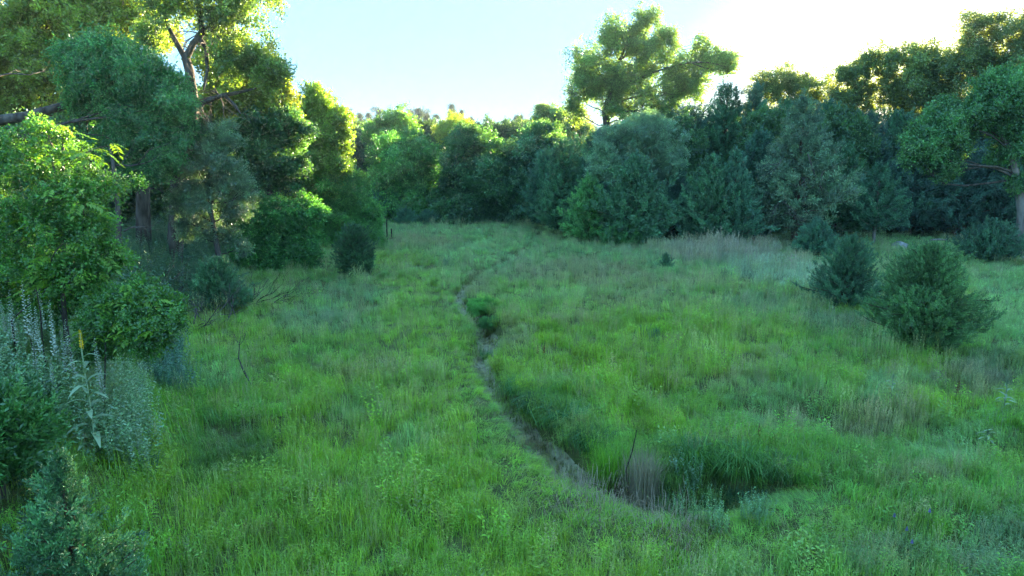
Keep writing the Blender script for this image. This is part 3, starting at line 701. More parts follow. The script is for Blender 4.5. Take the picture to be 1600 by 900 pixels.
for i, (px, Y, top, hw, lb) in enumerate(back):
    conifer('cedar', lb, px, 0, top, hw, [CED, CED_B, (.028, .07, .05)][i % 3], dens=1.2, prof=[.42, .5, .36][i % 3], Y=Y, group='cedars of the right hand tree wall')
for i, (px, Y, top, hw) in enumerate([(905, 60, 215, 46), (960, 60, 200, 50), (1015, 62, 190, 50), (1075, 60, 185, 55), (1135, 62, 165, 50), (1195, 60, 175, 55), (1250, 58, 172, 55), (1310, 60, 170, 55), (1370, 58, 165, 60), (1430, 60, 170, 60), (1490, 58, 165, 60), (1550, 60, 160, 60), (1620, 58, 150, 70), (1690, 50, 140, 80), (1760, 44, 150, 90)]):
    if px < 1640: conifer('cedar', ['cedar deep in the wood'][0] + ', ' + ORD[i] + ' from the left in the rearmost row', px, 0, top, hw, [CED, CED_B, (.036, .1, .07)][i % 3], dens=.9, prof=.33, Y=Y, low=.0, group='cedars of the right hand tree wall', size=1.0)
# silvery willow
broad_tree('willow', 'silvery green willow with rounded lumps of foliage above the broad cedar', 1000, 38.5,
           [(962, 225, 34), (1000, 212, 36), (1040, 215, 32), (945, 262, 28), (1045, 250, 24), (990, 250, 34, 1, 1), (1015, 285, 30, 1, .8)], key='silver', size=.72, dens=1.35, tint=(0.150, 0.293, 0.163), sub=.36, trunk_r=.16)
# big cottonwood
D = 50
def PX(px, py, Y): return P(px, py, Y)
tb = on(P(948, 300, D)[0], D)
cott = broad_tree('cottonwood', 'big open crowned cottonwood standing above the cedars against the sky', (tb[0], D), D,
           [(905, 140, 30), (925, 95, 30), (965, 60, 34), (1000, 40, 24), (1010, 85, 36), (965, 120, 36), (1040, 65, 22), (1050, 110, 32), (1000, 150, 34), (1080, 135, 26), (1105, 95, 24), (1140, 100, 20), (1095, 75, 16), (1050, 150, 26), (895, 175, 18), (960, 165, 26), (990, 185, 22), (935, 130, 26), (1030, 175, 22), (1020, 30, 14)],
           key='open', size=.8, dens=1.0, flatz=1.9, tint=(.111, .221, .078), sub=.34, trunk_r=.42, sparse=.46, jit=.3, shell=.6,
           trunk=([tb, PX(950, 240, D), PX(948, 195, D), PX(945, 175, D), PX(955, 140, D), PX(968, 95, D), PX(985, 55, D)], [.36, .30, .26, .22, .16, .10, .04]), lr=.5)
# --- right edge tree
D = 27.5
tb = G(1596, 402); 
broad_tree('elm', 'pale trunked tree at the right edge whose leafy limb arches over the cedars', (tb[0], tb[1]), tb[1] + .01,
           [(1440, 225, 30), (1468, 262, 24), (1490, 205, 34), (1530, 185, 38), (1575, 160, 42), (1610, 190, 50), (1580, 235, 26), (1480, 180, 26), (1660, 150, 60), (1545, 140, 30), (1430, 245, 16), (1590, 285, 14)],
           key='broad', size=.62, dens=1.0, tint=(0.072, 0.195, 0.081), sub=.36, trunk_r=.2, sparse=.3, bark=M_bark_pale,
           trunk=([tb - [0, 0, .2], P(1596, 330, tb[1]), P(1590, 280, tb[1]), P(1575, 230, tb[1]), P(1555, 190, tb[1]), P(1520, 178, tb[1]), P(1475, 190, tb[1])], [.22, .18, .16, .13, .10, .07, .03]))
for i, (px, Y, cl, lb) in enumerate([(665, 56, [(650, 325, 22), (680, 325, 22), (665, 335, 18)], 'low shrub between the two middle distance trees'), (720, 54, [(705, 335, 18), (735, 332, 20), (760, 335, 16)], 'low shrub at the foot of the dark round tree'),
        (805, 53, [(790, 325, 20), (815, 325, 22), (800, 335, 16)], 'low shrub at the foot of the blue green tree'), (585, 60, [(575, 315, 22), (600, 320, 20), (590, 332, 16)], 'low shrub left of the round green tree'), (850, 54, [(840, 315, 20), (865, 318, 22), (880, 325, 18)], 'low shrub where the meadow ends between the trees')]):
    broad_tree('low_shrub', lb, px, Y, cl, key='fine', size=.8, dens=1.2, tint=(.045, .12, .06), cat='shrub', trunk_r=.05, skirt=1)
for px, Y, cl, lb in [(1185, 43, [(1180, 215, 26), (1195, 195, 24), (1170, 240, 28), (1200, 250, 24)], 'mid green leafy tree among the cedars left of the grey spruce'),
        (1325, 43, [(1315, 200, 28), (1340, 215, 26), (1330, 240, 28), (1300, 225, 22)], 'mid green leafy tree among the cedars right of the grey spruce'), (1068, 44, [(1065, 210, 24), (1080, 230, 22), (1060, 245, 24)], 'mid green leafy tree among the cedars right of the silvery willow')]:
    broad_tree('tree', lb, px, Y, cl, tint=(.055, .14, .06), dens=1.0, size=.75, sparse=.2, skirt=1, trunk_r=.12)
# --- sunlit crowns behind the right wall
for i, (px, Y, cl, lb, dn) in enumerate([
    (1215, 58, [(1190, 135, 22), (1220, 125, 24), (1245, 132, 18), (1208, 150, 22)], 'thin backlit tree just right of the spired cedars on the skyline', .6),
    (1275, 60, [(1262, 135, 18), (1285, 140, 20), (1270, 155, 20)], 'low backlit tree between the two larger skyline crowns', .6),
    (1345, 56, [(1322, 125, 24), (1350, 105, 26), (1335, 140, 24), (1310, 150, 18)], 'round backlit tree left of the sun glow', .7),
    (1405, 55, [(1385, 100, 26), (1412, 95, 24), (1400, 125, 28), (1430, 115, 22)], 'glowing backlit tree that the low sun shines through', .6),
    (1460, 52, [(1450, 90, 26), (1478, 105, 28), (1465, 135, 26), (1450, 150, 22)], 'darker green backlit tree right of the sun glow', .8),
    (1530, 50, [(1520, 45, 26), (1545, 55, 28), (1515, 80, 28), (1550, 95, 34), (1500, 110, 24)], 'tall feathery backlit tree at the upper right', .6),
    (1600, 48, [(1590, 50, 28), (1610, 90, 34), (1620, 40, 30), (1640, 120, 44)], 'tall feathery tree cut by the right edge of the picture', .7)]):
    cl = cl + [(c[0] + random.uniform(-14, 14), c[1] + 42, c[2] * .9) for c in cl]
    broad_tree('backlit_tree', lb, px, Y, cl, key='open', size=.85, flatz=1.4, dens=dn * 1.25, tint=(0.130, 0.195, 0.072), sub=.34, trunk_r=.14, sparse=.45, group='thin deciduous trees on the right skyline', cat='tree', shell=.6)
# --- centre back
broad_tree('tree', 'round green tree in the middle distance, left of the dark one', 640, 52, [(640, 255, 46), (625, 290, 36), (668, 285, 32), (645, 315, 42), (610, 310, 26)], skirt=1, dens=1.3, size=.9, tint=(0.062, 0.208, 0.065), key='broad', sparse=.2, jit=.45)
broad_tree('tree', 'upright green tree standing just behind the round middle distance tree', 612, 60, [(612, 208, 32), (600, 235, 30), (632, 225, 26), (590, 205, 16)], skirt=1, dens=1.2, size=.9, tint=(0.085, 0.221, 0.058), key='broad', sparse=.2, jit=.45)
broad_tree('tree', 'dark round tree in the middle distance right of the green one', 742, 50, [(742, 245, 46), (715, 275, 38), (775, 270, 36), (745, 305, 52), (700, 310, 26), (785, 310, 24), (730, 225, 26)], skirt=1, dens=1.3, size=.9, tint=(0.044, 0.130, 0.060), key='broad', sparse=.2, jit=.45)
broad_tree('tree', 'yellow topped sunlit tree behind the dark round middle distance tree', 712, 68, [(712, 200, 22), (695, 205, 18), (728, 205, 18), (715, 225, 26)], dens=1.1, size=.9, tint=(0.182, 0.286, 0.052), key='fine')
broad_tree('tree', 'blue green tree at the far end of the meadow', 830, 50, [(825, 250, 38), (845, 225, 30), (820, 290, 40), (855, 275, 32), (800, 300, 20)], skirt=1, dens=1.2, size=.9, tint=(0.058, 0.156, 0.091), key='broad', sparse=.2, jit=.45)
broad_tree('tree', 'dark bluish tree between the left trees and the green middle distance tree', 565, 66, [(565, 225, 26), (550, 255, 30), (580, 255, 28), (565, 285, 36)], skirt=1, dens=1.2, size=.95, tint=(0.039, 0.098, 0.072), key='broad', sparse=.2, jit=.45)
broad_tree('tree', 'pale crowned tree on the skyline left of the cottonwood', 860, 70, [(845, 180, 14), (868, 182, 16), (880, 192, 14), (858, 198, 22), (835, 200, 14)], dens=.9, size=.95, tint=(0.104, 0.195, 0.078), key='open', sparse=.3)
broad_tree('tree', 'thin grey green tree beside the foot of the cottonwood on the skyline', 905, 66, [(900, 195, 16), (915, 205, 16), (893, 210, 16)], dens=.9, size=.9, tint=(0.130, 0.208, 0.104), key='open', sparse=.35)
for i, (px, py, top, hw, lb) in enumerate([(635, 352, 330, 14, 'small blue green cedar at the far meadow edge beside the fence post'), (668, 352, 333, 13, 'small blue green cedar right of its twin at the far meadow edge'),
                                          (770, 345, 262, 30, 'cedar standing between the dark round tree and the blue green one'), (600, 345, 300, 24, 'dark cedar under the left edge of the round green tree')]):
    conifer('cedar', lb, px, py, top, hw, [CED_B, (.035, .1, .065)][i % 2], dens=.9, prof=.45, size=.5)
PINX = sorted([548, 566, 592, 578, 640, 655, 668, 680, 708, 722, 735, 785, 803, 815, 765])
for i, (px, top, Y) in enumerate([(548, 172, 175), (566, 178, 170), (592, 168, 165), (578, 180, 178), (640, 172, 170), (655, 170, 165), (668, 172, 172), (680, 182, 168), (708, 166, 165), (722, 174, 170), (735, 188, 172), (785, 190, 165), (803, 186, 170), (815, 182, 160), (765, 198, 175)]):
    x = P(px, 200, Y)[0]; b = on(x, Y); zt = P(px, top, Y)[2]; k = Y / FPX
    t = root('pine', b, 'hazy grey pine on the far hill, ' + ORD[PINX.index(px)] + ' from the left', 'pine', 'pines on the hazy far hill')
    C = [(np.array([x + random.uniform(-.6, .6), Y, zt - q]), np.array([.7 + .17 * q * random.uniform(.6, 1.4)] * 2 + [.7])) for q in np.arange(.4, zt - b[2] - 1.5, 1.0)]
    crown_cloud(C, .55, .55, 'pine', 1.1, (.05, .075, .055), .2, .4, .38, .6, 'crown', t)
    V, F = tubes([(np.array([b, [x, Y, zt - .8]]), [.25, .06])], 6); obj('trunk', mesh('trunk', V, F, M_bark), t)
# --- left side
broad_tree('boxelder', 'big sunlit yellow green tree filling the upper left corner', (P(40, 200, 31)[0], 31), 31,
           [(40, 40, 60), (110, 30, 60), (170, 50, 50), (60, 110, 55), (-40, 60, 80), (210, 10, 40), (130, -40, 70), (20, 165, 40), (120, 110, 50), (-30, 150, 50)], dens=1.0, size=.75, tint=(0.169, 0.260, 0.046), key='broad', trunk_r=.4, sparse=.25)
D = 21.0
wl = broad_tree('willow', 'dark green dome of willow leaves drooping from a leaning limb at the left', (P(20, 200, 17)[0], 20.5), D,
           [(205, 120, 52), (245, 145, 50), (150, 130, 44), (215, 190, 54), (255, 205, 42), (175, 90, 40), (200, 240, 46), (245, 255, 34), (120, 100, 34), (130, 165, 22), (185, 275, 26)],
           key='fine', size=.62, dens=1.35, tint=(0.058, 0.195, 0.078), sub=.36, trunk_r=.2, jit=.3, up=-.1,
           trunk=([on(P(-60, 300, 20)[0], 20.5), P(-60, 230, 20.5), P(-20, 190, 20.5), P(40, 182, 20.7), P(100, 165, 21), P(150, 145, 21), P(190, 130, 21)], [.22, .19, .16, .14, .12, .09, .05]))
D = 25.0
tb = on(P(262, 330, D)[0], D)
T_ = P
broad_tree('old_tree', 'tall grey trunked old tree forking below thin sunlit foliage at the upper left', (tb[0], D), D,
           [(330, 20, 40), (375, 45, 40), (400, 90, 34), (350, -30, 60), (300, -10, 50), (250, 10, 40), (380, -20, 50), (430, 110, 20), (360, 100, 26), (235, 60, 22)],
           key='open', size=.62, dens=.62, tint=(0.117, 0.221, 0.065), sub=.34, trunk_r=.25, sparse=.46, bark=M_bark, shell=.55, lr=.5,
           trunk=([tb - [0, 0, .3], P(280, 270, D), P(298, 210, D), P(302, 160, D), P(296, 110, D), P(290, 90, D)], [.32, .25, .22, .20, .17, .15]), limbs=False)
# its big limbs belong to the trunk
lim = [([P(290, 92, D), P(302, 68, D), P(316, 52, D), P(312, 20, D), P(306, -20, D), P(312, -80, D)], [.13, .12, .11, .09, .07, .04]),
       ([P(290, 92, D), P(275, 65, D), P(262, 40, D), P(256, 15, D), P(262, -20, D)], [.11, .09, .07, .05, .03]),
       ([P(300, 168, D), P(330, 155, D), P(350, 148, D), P(368, 165, D - .4), P(376, 178, D - .6)], [.11, .09, .07, .05, .02]),
       ([P(345, 150, D), P(375, 144, D), P(400, 138, D)], [.08, .06, .03]), ([P(312, 60, D), P(322, 75, D), P(324, 110, D - .3), P(318, 140, D - .3)], [.09, .08, .06, .03]),
       ([P(314, 20, D), P(330, 12, D), P(350, 18, D), P(362, 45, D)], [.07, .06, .05, .02]), ([P(318, 45, D), P(328, 38, D), P(336, 38, D)], [.05, .04, .015])]
V, F = tubes([(wobble(np.array(p)[0], np.array(p)[-1], 2) if False else np.array(p), r) for p, r in lim], 8)
old = [o for o in bpy.data.objects if o.name.startswith('old_tree')][0]
obj('limb', mesh('limb', V, F, M_bark, True), old)
dl = []
for c, e, n in [((318, 150), (330, 190), 9), ((330, 60), (370, 60), 8), ((300, 160), (280, 230), 6), ((360, 20), (400, 60), 6)]:
    for k in range(n):
        a = P(c[0] + random.uniform(-20, 20), c[1] + random.uniform(-15, 15), D); dl += twiggy(a, [random.uniform(-1, 1), random.uniform(-.5, .5), random.uniform(-1, .3)], random.uniform(.5, 1.1), .025, 2, 3, .8, -.1)
V, F = tubes(dl, 4); o = obj('twigs', mesh('twigs', V, F, M_dead), old); o['kind'] = 'stuff'
for a in [('sunlit yellow green tree right of the old forked trunk', 400, 30, [(350, 100, 34), (385, 120, 36), (415, 120, 26), (355, 150, 36), (395, 160, 38), (430, 150, 26), (430, 175, 30), (340, 70, 24), (250, 60, 24)], (.14, .21, .035), .2),
          ('green tree with a yellow lit top at the outer end of the left trees', 500, 36, [(490, 170, 34), (520, 185, 26), (470, 190, 34), (505, 215, 36), (530, 215, 20), (475, 235, 36), (520, 250, 28), (490, 265, 34), (450, 280, 30), (520, 280, 26)], (.10, .20, .040), .15),
          ('dark green tree in the middle of the left bank trees', 420, 29, [(410, 205, 34), (450, 200, 30), (430, 240, 40), (385, 225, 34), (455, 265, 30), (405, 270, 34)], (.040, .115, .050), .15)]:
    broad_tree('tree', a[0], a[1], a[2], a[3], tint=a[4], dens=1.05, size=.68, sparse=a[5], key='broad', trunk_r=.18)
broad_tree('silverberry', 'grey leaved bushy tree hanging over the shaded left bank', 330, 22, [(330, 250, 44), (300, 290, 34), (355, 280, 36), (330, 320, 42), (290, 335, 22), (370, 325, 24), (345, 215, 28), (300, 235, 26), (325, 350, 28), (350, 365, 22), (290, 360, 20), (375, 385, 16), (275, 310, 18), (385, 300, 18)], key='silver', size=.5, dens=1.0, sparse=.36, tint=(.095, .185, .080), sub=.34, cat='tree', trunk_r=.12)
broad_tree('thicket', 'mid green leafy thicket at the left meadow edge below the trees', 445, 28, [(410, 325, 24), (440, 330, 26), (475, 330, 24), (425, 350, 22), (460, 355, 22), (495, 335, 14), (395, 345, 18), (400, 365, 18), (430, 370, 18), (480, 372, 18), (455, 345, 24), (375, 365, 12)], key='broad', size=.5, dens=1.1, sparse=.25, tint=(0.058, 0.208, 0.058), cat='bushes', trunk_r=.05, skirt=1)
broad_tree('round_shrub', 'rounded green shrub reaching out to the meadow from the left trees', 540, 36, [(520, 290, 28), (550, 300, 30), (570, 325, 22), (535, 325, 26), (500, 275, 24), (505, 310, 24), (480, 285, 20), (560, 340, 18), (520, 345, 18), (585, 330, 12)], key='fine', size=.6, dens=1.3, tint=(0.072, 0.234, 0.065), cat='shrub', trunk_r=.07, skirt=1)
broad_tree('bush', 'dark green bush at the picture edge behind the sapling', (P(0, 300, 13)[0], 13), 13, [(-10, 260, 50), (20, 330, 60), (-40, 380, 70), (40, 420, 50), (10, 460, 40), (60, 300, 30)], key='broad', size=.4, dens=1.3, tint=(0.052, 0.169, 0.052), cat='bush', trunk_r=.05, skirt=1)
# dark trunks standing in the shade of the left wood and its undergrowth
for i, (px, Y, top, r, lb) in enumerate([(215, 25, 120, .24, 'dark straight trunk in the shade below the willow dome'), (252, 26, 150, .17, 'slim grey trunk standing left of the old forked tree'), (172, 20, 230, .09, 'crooked thin trunk right of the sapling top'),
                                       (408, 31, 190, .10, 'thin dark trunk above the leafy thicket'), (395, 33, 190, .08, 'second thin trunk above the leafy thicket, left of the darker one'), (-12, 24, -80, .2, 'reddish trunk at the left edge of the picture')]):
    b = on(P(px, 300, Y)[0], Y); e = P(px + random.uniform(-12, 12), top, Y); t = root('slender_tree', b, lb, 'tree')
    tw = []
    for k in range(7): tw += twiggy(b + (e - b) * random.uniform(.3, .9), [random.uniform(-1, 1), random.uniform(-1, 1), .2], random.uniform(.6, 1.4), .03, 2, 3, .7, 0)
    V, F = tubes([(wobble(b - [0, 0, .2], e, 9, .03), np.linspace(r * 1.2, r * .5, 9))], 9); obj('trunk', mesh('trunk', V, F, M_bark, True), t)
    V, F = tubes(tw, 4); o = obj('twigs', mesh('twigs', V, F, M_dead), t); o['kind'] = 'stuff'
back_l = [(120, 34, [(100, 200, 60), (160, 210, 50), (60, 230, 60)], 'shaded tree deep in the left wood behind the willow dome'), (330, 38, [(310, 180, 50), (370, 200, 50), (320, 240, 50), (260, 230, 50)], 'shaded tree deep in the left wood behind the old trunk'),
          (450, 42, [(440, 240, 50), (400, 260, 50), (500, 280, 40)], 'shaded tree behind the outer end of the left wood'), (-60, 30, [(-60, 230, 80), (-100, 100, 90)], 'shaded tree outside the left edge')]
back_l = back_l[:3] + [
 (200, 30, [(200, 250, 50), (150, 290, 44), (230, 300, 40), (180, 220, 50)], 'shaded low tree filling the gap between sapling and dark trunks'),
 (360, 34, [(350, 260, 44), (400, 290, 40), (330, 300, 36), (380, 320, 30)], 'shaded low tree behind the grey leaved tree'),
 (470, 46, [(450, 280, 44), (490, 300, 36), (520, 290, 34), (440, 310, 34)], 'shaded low tree behind the rounded green shrub'),
 (260, 40, [(250, 200, 60), (290, 260, 50), (230, 290, 50)], 'shaded tree far behind the two dark trunks'),
 (90, 26, [(60, 250, 60), (110, 290, 50), (20, 300, 50), (150, 250, 40)], 'shaded tree behind the bright green sapling'),
 (580, 85, [(560, 225, 30), (590, 240, 30), (610, 225, 26), (575, 265, 30)], 'far tree behind the bluish one at the foot of the hill'),
 (670, 80, [(660, 215, 26), (690, 220, 28), (675, 245, 34), (645, 240, 26)], 'far tree between the two middle distance trees'),
 (780, 82, [(760, 215, 28), (790, 215, 28), (810, 225, 26), (780, 245, 32)], 'far tree right of the yellow topped one'),
 (860, 85, [(850, 215, 28), (880, 220, 30), (905, 225, 26), (870, 250, 34)], 'far tree behind the blue green one'),
 (520, 75, [(505, 225, 30), (535, 230, 28), (520, 260, 34)], 'far tree behind the outer end of the left trees'),
 (625, 95, [(615, 205, 22), (640, 208, 22), (628, 225, 30)], 'hazy far tree on the slope left of the yellow topped one')]
for px, Y, cl, lb in back_l:
    broad_tree('shaded_tree', lb, px, Y, cl, skirt=1, tint=(0.046, 0.111, 0.046), dens=.8, size=1.0, key='broad')

# ---------------------------------------------------------------- cedars and shrubs standing in the meadow
conifer('cedar', 'round bushy green cedar in the right of the meadow', 1437, 546, 380, 70, (.062, .145, .050), dens=3.6, prof=.42, low=.03, size=.23, upr=.3, belly=.2, nzs=1.8, upw=.8)
conifer('cedar', 'dark blue green cedar leaning against the round one on its left', 1322, 480, 368, 56, (.040, .110, .055), dens=1.7, prof=.6, size=.25, upr=.8, low=.0, nzs=1.9, upw=.7)
conifer('cedar', 'small cedar behind the dark blue green one, nearer the tree wall', 1272, 400, 345, 34, CED_B, dens=1.0, prof=.6, size=.42)
conifer('cedar', 'wide low feathery cedar at the right near the pale trunk', 1545, 408, 348, 56, (.034, .095, .055), dens=1.4, prof=.75, size=.5, upr=.9)
conifer('cedar', 'tiny cedar seedling in the tan grass before the tree wall', 1040, 422, 398, 12, CED, dens=.5, prof=.6, size=.22)
conifer('cedar', 'dark ball shaped cedar near the left meadow edge', 552, 405, 352, 34, (.030, .085, .030), dens=2.0, prof=.35, low=.0, size=.24, belly=.35, Y=26.5)
conifer('cedar', 'blue green juniper with bare dead limbs at its foot left of the meadow', 345, 492, 405, 40, (.048, .125, .055), dens=1.6, prof=.45, size=.3, upr=.9, low=.04)
conifer('cedar', 'young teal cedar with a visible stem in the lower left corner', 128, 985, 712, 100, (.050, .135, .050), dens=1.1, prof=.8, size=.22, upr=.9, open_=.3, jit=.3, nzs=1.5)
conifer('cedar', 'dark green cedar cut by the left edge at the lower left', 0, 0, 0, 1, CED) if False else None
b_ = flat(-30, 850); 
broad_tree('juniper', 'dark green juniper cut off by the left edge of the picture', (-5.2, 6.4), 6.4, [(-10, 660, 50), (20, 690, 40), (-20, 730, 60), (15, 740, 36), (-60, 690, 70)], key='cedar', size=.36, dens=1.0, tint=(0.046, 0.137, 0.033), cat='juniper', trunk_r=.05, up=.8)

# ---------------------------------------------------------------- ash saplings with their own leaves
def compound_leaf(name, n=9, L=.26):
    t = np.linspace(0, 1, 8); sp = np.stack([t * L * .85, 0 * t, L * (.22 * t - .55 * t ** 2)], 1)
    parts = []
    V, F = tubes([(sp, np.linspace(.0022, .001, 8))], 3); parts.append((V, np.concatenate([F[:, [0, 1, 2]], F[:, [0, 2, 3]]])))
    C, D, N = [], [], []
    for k in range(n):
        if k == n - 1: u, s = 1.0, 0
        else: u, s = .25 + .7 * (k // 2) / (n // 2), (1 if k % 2 else -1)
        i = u * 7; a = sp[int(min(i, 6))] + (sp[int(min(i, 6)) + 1] - sp[int(min(i, 6))]) * (i - min(int(i), 6))
        C.append(a); D.append([.45 if s else 1, s * .9, -.28]); N.append([0.15, 0, 1])
    ll = L * .36 * np.array([.8, .8, 1, 1, 1, 1, 1, 1, 1.1, 1.1, 1.1][:n])
    parts.append(leaves(np.array(C), np.array(D, float), np.array(N, float), ll, ll * .42, .12))
    V, F = join(parts)
    return mesh(name, V, F, M_plume)
LEAFM = [compound_leaf('leaf', 9, .27), compound_leaf('leaf', 11, .30), compound_leaf('leaf', 7, .23)]
def sapling(label, Y, pts, rad, tips, nleaf, seed, name='ash_sapling'):
    r = random.Random(seed); b = on(*pts[0]) if len(pts[0]) == 2 else np.array(pts[0])
    t = root(name, b, label, 'sapling')
    stem = [b] + [P(px, py, Y) for px, py in pts[1:]]
    paths = [(np.array(stem), np.linspace(rad, rad * .3, len(stem)))]
    spots = []
    for px, py, dy in tips:
        e = P(px, py, Y + dy); i = min(range(len(stem)), key=lambda k: np.linalg.norm(stem[k] - (e - [0, 0, .5])))
        L = wobble(stem[i], e, 8, .05, .06, r); paths.append((L, np.linspace(rad * .45, .004, 8)))
        for j in range(2, 8): spots.append((L[j], L[j] - L[j - 1], j / 7))
    V, F = tubes(paths, 6); obj('trunk', mesh('trunk', V, F, M_bark, True), t)
    per = max(1, nleaf // len(spots)); inv = Vector(b)
    k = 0
    for p, d, u in spots:
        for q in range(per + (1 if u > .95 else 0)):
            if k >= 298: break
            az = math.atan2(d[1], d[0]) + r.uniform(-1.9, 1.9); o = bpy.data.objects.new('leaf', r.choice(LEAFM)); COL.objects.link(o); o.parent = t
            o.location = Vector(p) - inv + Vector((r.uniform(-.04, .04), r.uniform(-.04, .04), r.uniform(-.06, .05)))
            o.rotation_euler = (r.uniform(-.3, .3), r.uniform(-.35, .35), az); s = r.uniform(.75, 1.15); o.scale = (s, s, s); k += 1
    # inner, older foliage
    return t, spots
x0 = P(100, 500, 9.6)
tips = [(70, 195, 0), (100, 200, .1), (140, 240, 0), (175, 228, .1), (65, 225, -.2), (170, 290, .2), (20, 235, -.2), (40, 270, -.3), (110, 270, -.2), (85, 300, -.5), (130, 320, -.4), (150, 360, -.2), (170, 395, -.1), (30, 330, -.4), (60, 350, -.5), (100, 380, -.6), (160, 430, -.3), (10, 390, -.4), (120, 430, -.5), (60, 420, -.5), (-10, 300, -.2), (150, 330, .3), (85, 245, .3), (30, 455, .1), (60, 470, .2), (0, 440, 0), (90, 475, .2), (128, 468, .2), (150, 400, .3), (45, 400, .3)]
sp, spots = sapling('bright green ash sapling with arching feathery leaves at the left', 9.6, [(x0[0], 9.6), (97, 450), (100, 380), (95, 310), (100, 250), (98, 215)], .035, tips, 280, 3)
C = [(P(a, b_2, 9.8 + c), np.array([.32, .32, .26])) for a, b_2, c in tips[4:]]
crown_cloud(C, .27, .5, 'broad', .26, (.07, .20, .04), .3, .3, .35, .7, 'foliage', sp)
x1 = P(150, 560, 9.0)
tips2 = [(195, 450, 0), (215, 455, 0), (240, 470, -.1), (175, 470, -.1), (250, 500, -.2), (225, 490, -.2), (190, 500, -.3), (160, 490, 0), (245, 520, -.3), (210, 520, -.3), (185, 475, .2), (165, 540, .1), (145, 520, .2)]
sp2, _ = sapling('low spreading ash sapling with light green leaves at the foot of the taller one', 9.0, [(x1[0], 9.0), (165, 530), (180, 505), (195, 480)], .014, tips2, 150, 5)
C = [(P(a, b_2 + 10, 9.1 + c), np.array([.26, .26, .2])) for a, b_2, c in tips2]
crown_cloud(C, .3, .5, 'broad', .26, (.06, .17, .04), .3, .3, .1, .7, 'foliage', sp2)

# ---------------------------------------------------------------- weeds on the left bank (uncountable) and single tall plants
def patch_points(n, x0, x1, y0, y1, cond=None):
    x = rng.uniform(x0, x1, n); y = rng.uniform(y0, y1, n)
    if cond is not None: k = cond(x, y); x, y = x[k], y[k]
    return x, y
def weeds(name, label, x, y, hmul, tint, jit=.2):
    n = len(x); spn = rng.uniform(0, 6.28, n); M = np.tile(np.eye(3), (n, 1, 1)); c, s = np.cos(spn), np.sin(spn)
    M[:, 0, 0] = c; M[:, 0, 1] = -s; M[:, 1, 0] = s; M[:, 1, 1] = c
    h = hmul * rng.uniform(.6, 1.15, n)
    T = np.asarray(tint) * rng.uniform(1 - jit, 1 + jit, (n, 1)) * (1 + rng.normal(0, .06, (n, 3)))
    o = cloud(name, 'weed', np.stack([x, y, height(x, y)], 1), M, np.stack([h * .9, h * .9, h], 1), T)
    return tag(o, label, 'weeds', kind='stuff')
x, y = patch_points(1500, -11, -4.2, 7.9, 12, lambda x, y: (bank_d(x, y) > .9))
px, py = to_px(x, y, 1.5); k = (px < 215) & (px > -250) & (vnoise(x * 2, y * 2, s=71) > .32)
weeds('weeds', 'pale silvery green weeds crowding the left bank', x[k], y[k], .85, (.20, .34, .17))
x, y = patch_points(3000, -24, -6, 14, 34, lambda x, y: (bank_d(x, y) > .2) & (bank_d(x, y) < 6))
weeds('undergrowth', 'dark undergrowth below the trees of the left bank', x, y, 1.25, (.055, .14, .055))
x, y = patch_points(1200, -12, -5, 12.5, 18, lambda x, y: (bank_d(x, y) > .1) & (bank_d(x, y) < 3.2))
weeds('weeds', 'blue green weeds between juniper and ash saplings', x, y, .8, (.06, .17, .095))

def spike_plant(name, label, base, h, cat, leafm, flm, nl=22, ll=.09, spike=.4, fr=.016, group=None, lean=(0, 0), seed=0):
    r = random.Random(seed); b = np.array(base); t = root(name, b, label, cat, group)
    top = b + np.array([lean[0], lean[1], h]); st = wobble(b, top, 8, .015, 0, r)
    V, F = tubes([(st, np.linspace(.007, .003, 8))], 5); obj('stem', mesh('stem', V, F, leafm, True), t)
    C, D, L = [], [], []
    for k in range(nl):
        u = k / nl * (1 - spike * .6); i = u * 7; a = st[int(i)] + (st[min(7, int(i) + 1)] - st[int(i)]) * (i - int(i)); az = k * 2.4
        C.append(a); D.append([math.cos(az), math.sin(az), r.uniform(.1, .7)]); L.append(ll * (1.2 - u) * r.uniform(.8, 1.2))
    V, F = leaves(np.array(C), np.array(D), np.tile([0, 0, 1.], (nl, 1)), np.array(L), np.array(L) * .35); o = obj('leaves', mesh('leaves', V, F, leafm), t); o['kind'] = 'stuff'
    n = 46; u = 1 - spike + spike * np.linspace(0, 1, n); C = b + (top - b) * u[:, None]; az = np.arange(n) * 2.4
    D = np.stack([np.cos(az), np.sin(az), np.full(n, .35)], 1); rr = fr * (1.25 - .8 * np.linspace(0, 1, n)); V, F = leaves(C, D, rng.normal(size=D.shape), rr * 2, rr * 1.3)
    obj('flower_spike', mesh('flower_spike', V, F, flm), t)
    return t
M_weed = solid_leaf('weed_green', (.16, .28, .12), .35, .03)
r_ = random.Random(5)
places = [(12, 455), (30, 440), (40, 462), (8, 490), (58, 455), (70, 470), (62, 500), (80, 490), (95, 500), (22, 505), (45, 520), (100, 515), (15, 535), (88, 525), (140, 510), (146, 530), (112, 520), (155, 545), (70, 540), (30, 560), (75, 560), (160, 570), (50, 480), (5, 470)]
WX = sorted(places)
for i, (px, py) in enumerate(places):
    Y = 8.2 + .5 * (i % 5) / 2; e = P(px, py, Y); g = H(e[0], Y)
    side = 'topmost' if py < 450 else 'upper' if py < 490 else 'middle' if py < 530 else 'lower'
    spike_plant('flowering_weed', f'{"tall" if side == "topmost" else side + " row"} weed with a whitish flower spike on the left bank, {ORD[WX.index((px, py))]} from the left', (e[0], Y, g), max(.5, e[2] - g), 'weed', M_weed, M_white, 26, .08, .42, .02, 'white spiked weeds on the left bank', (r_.uniform(-.06, .06), 0), i)
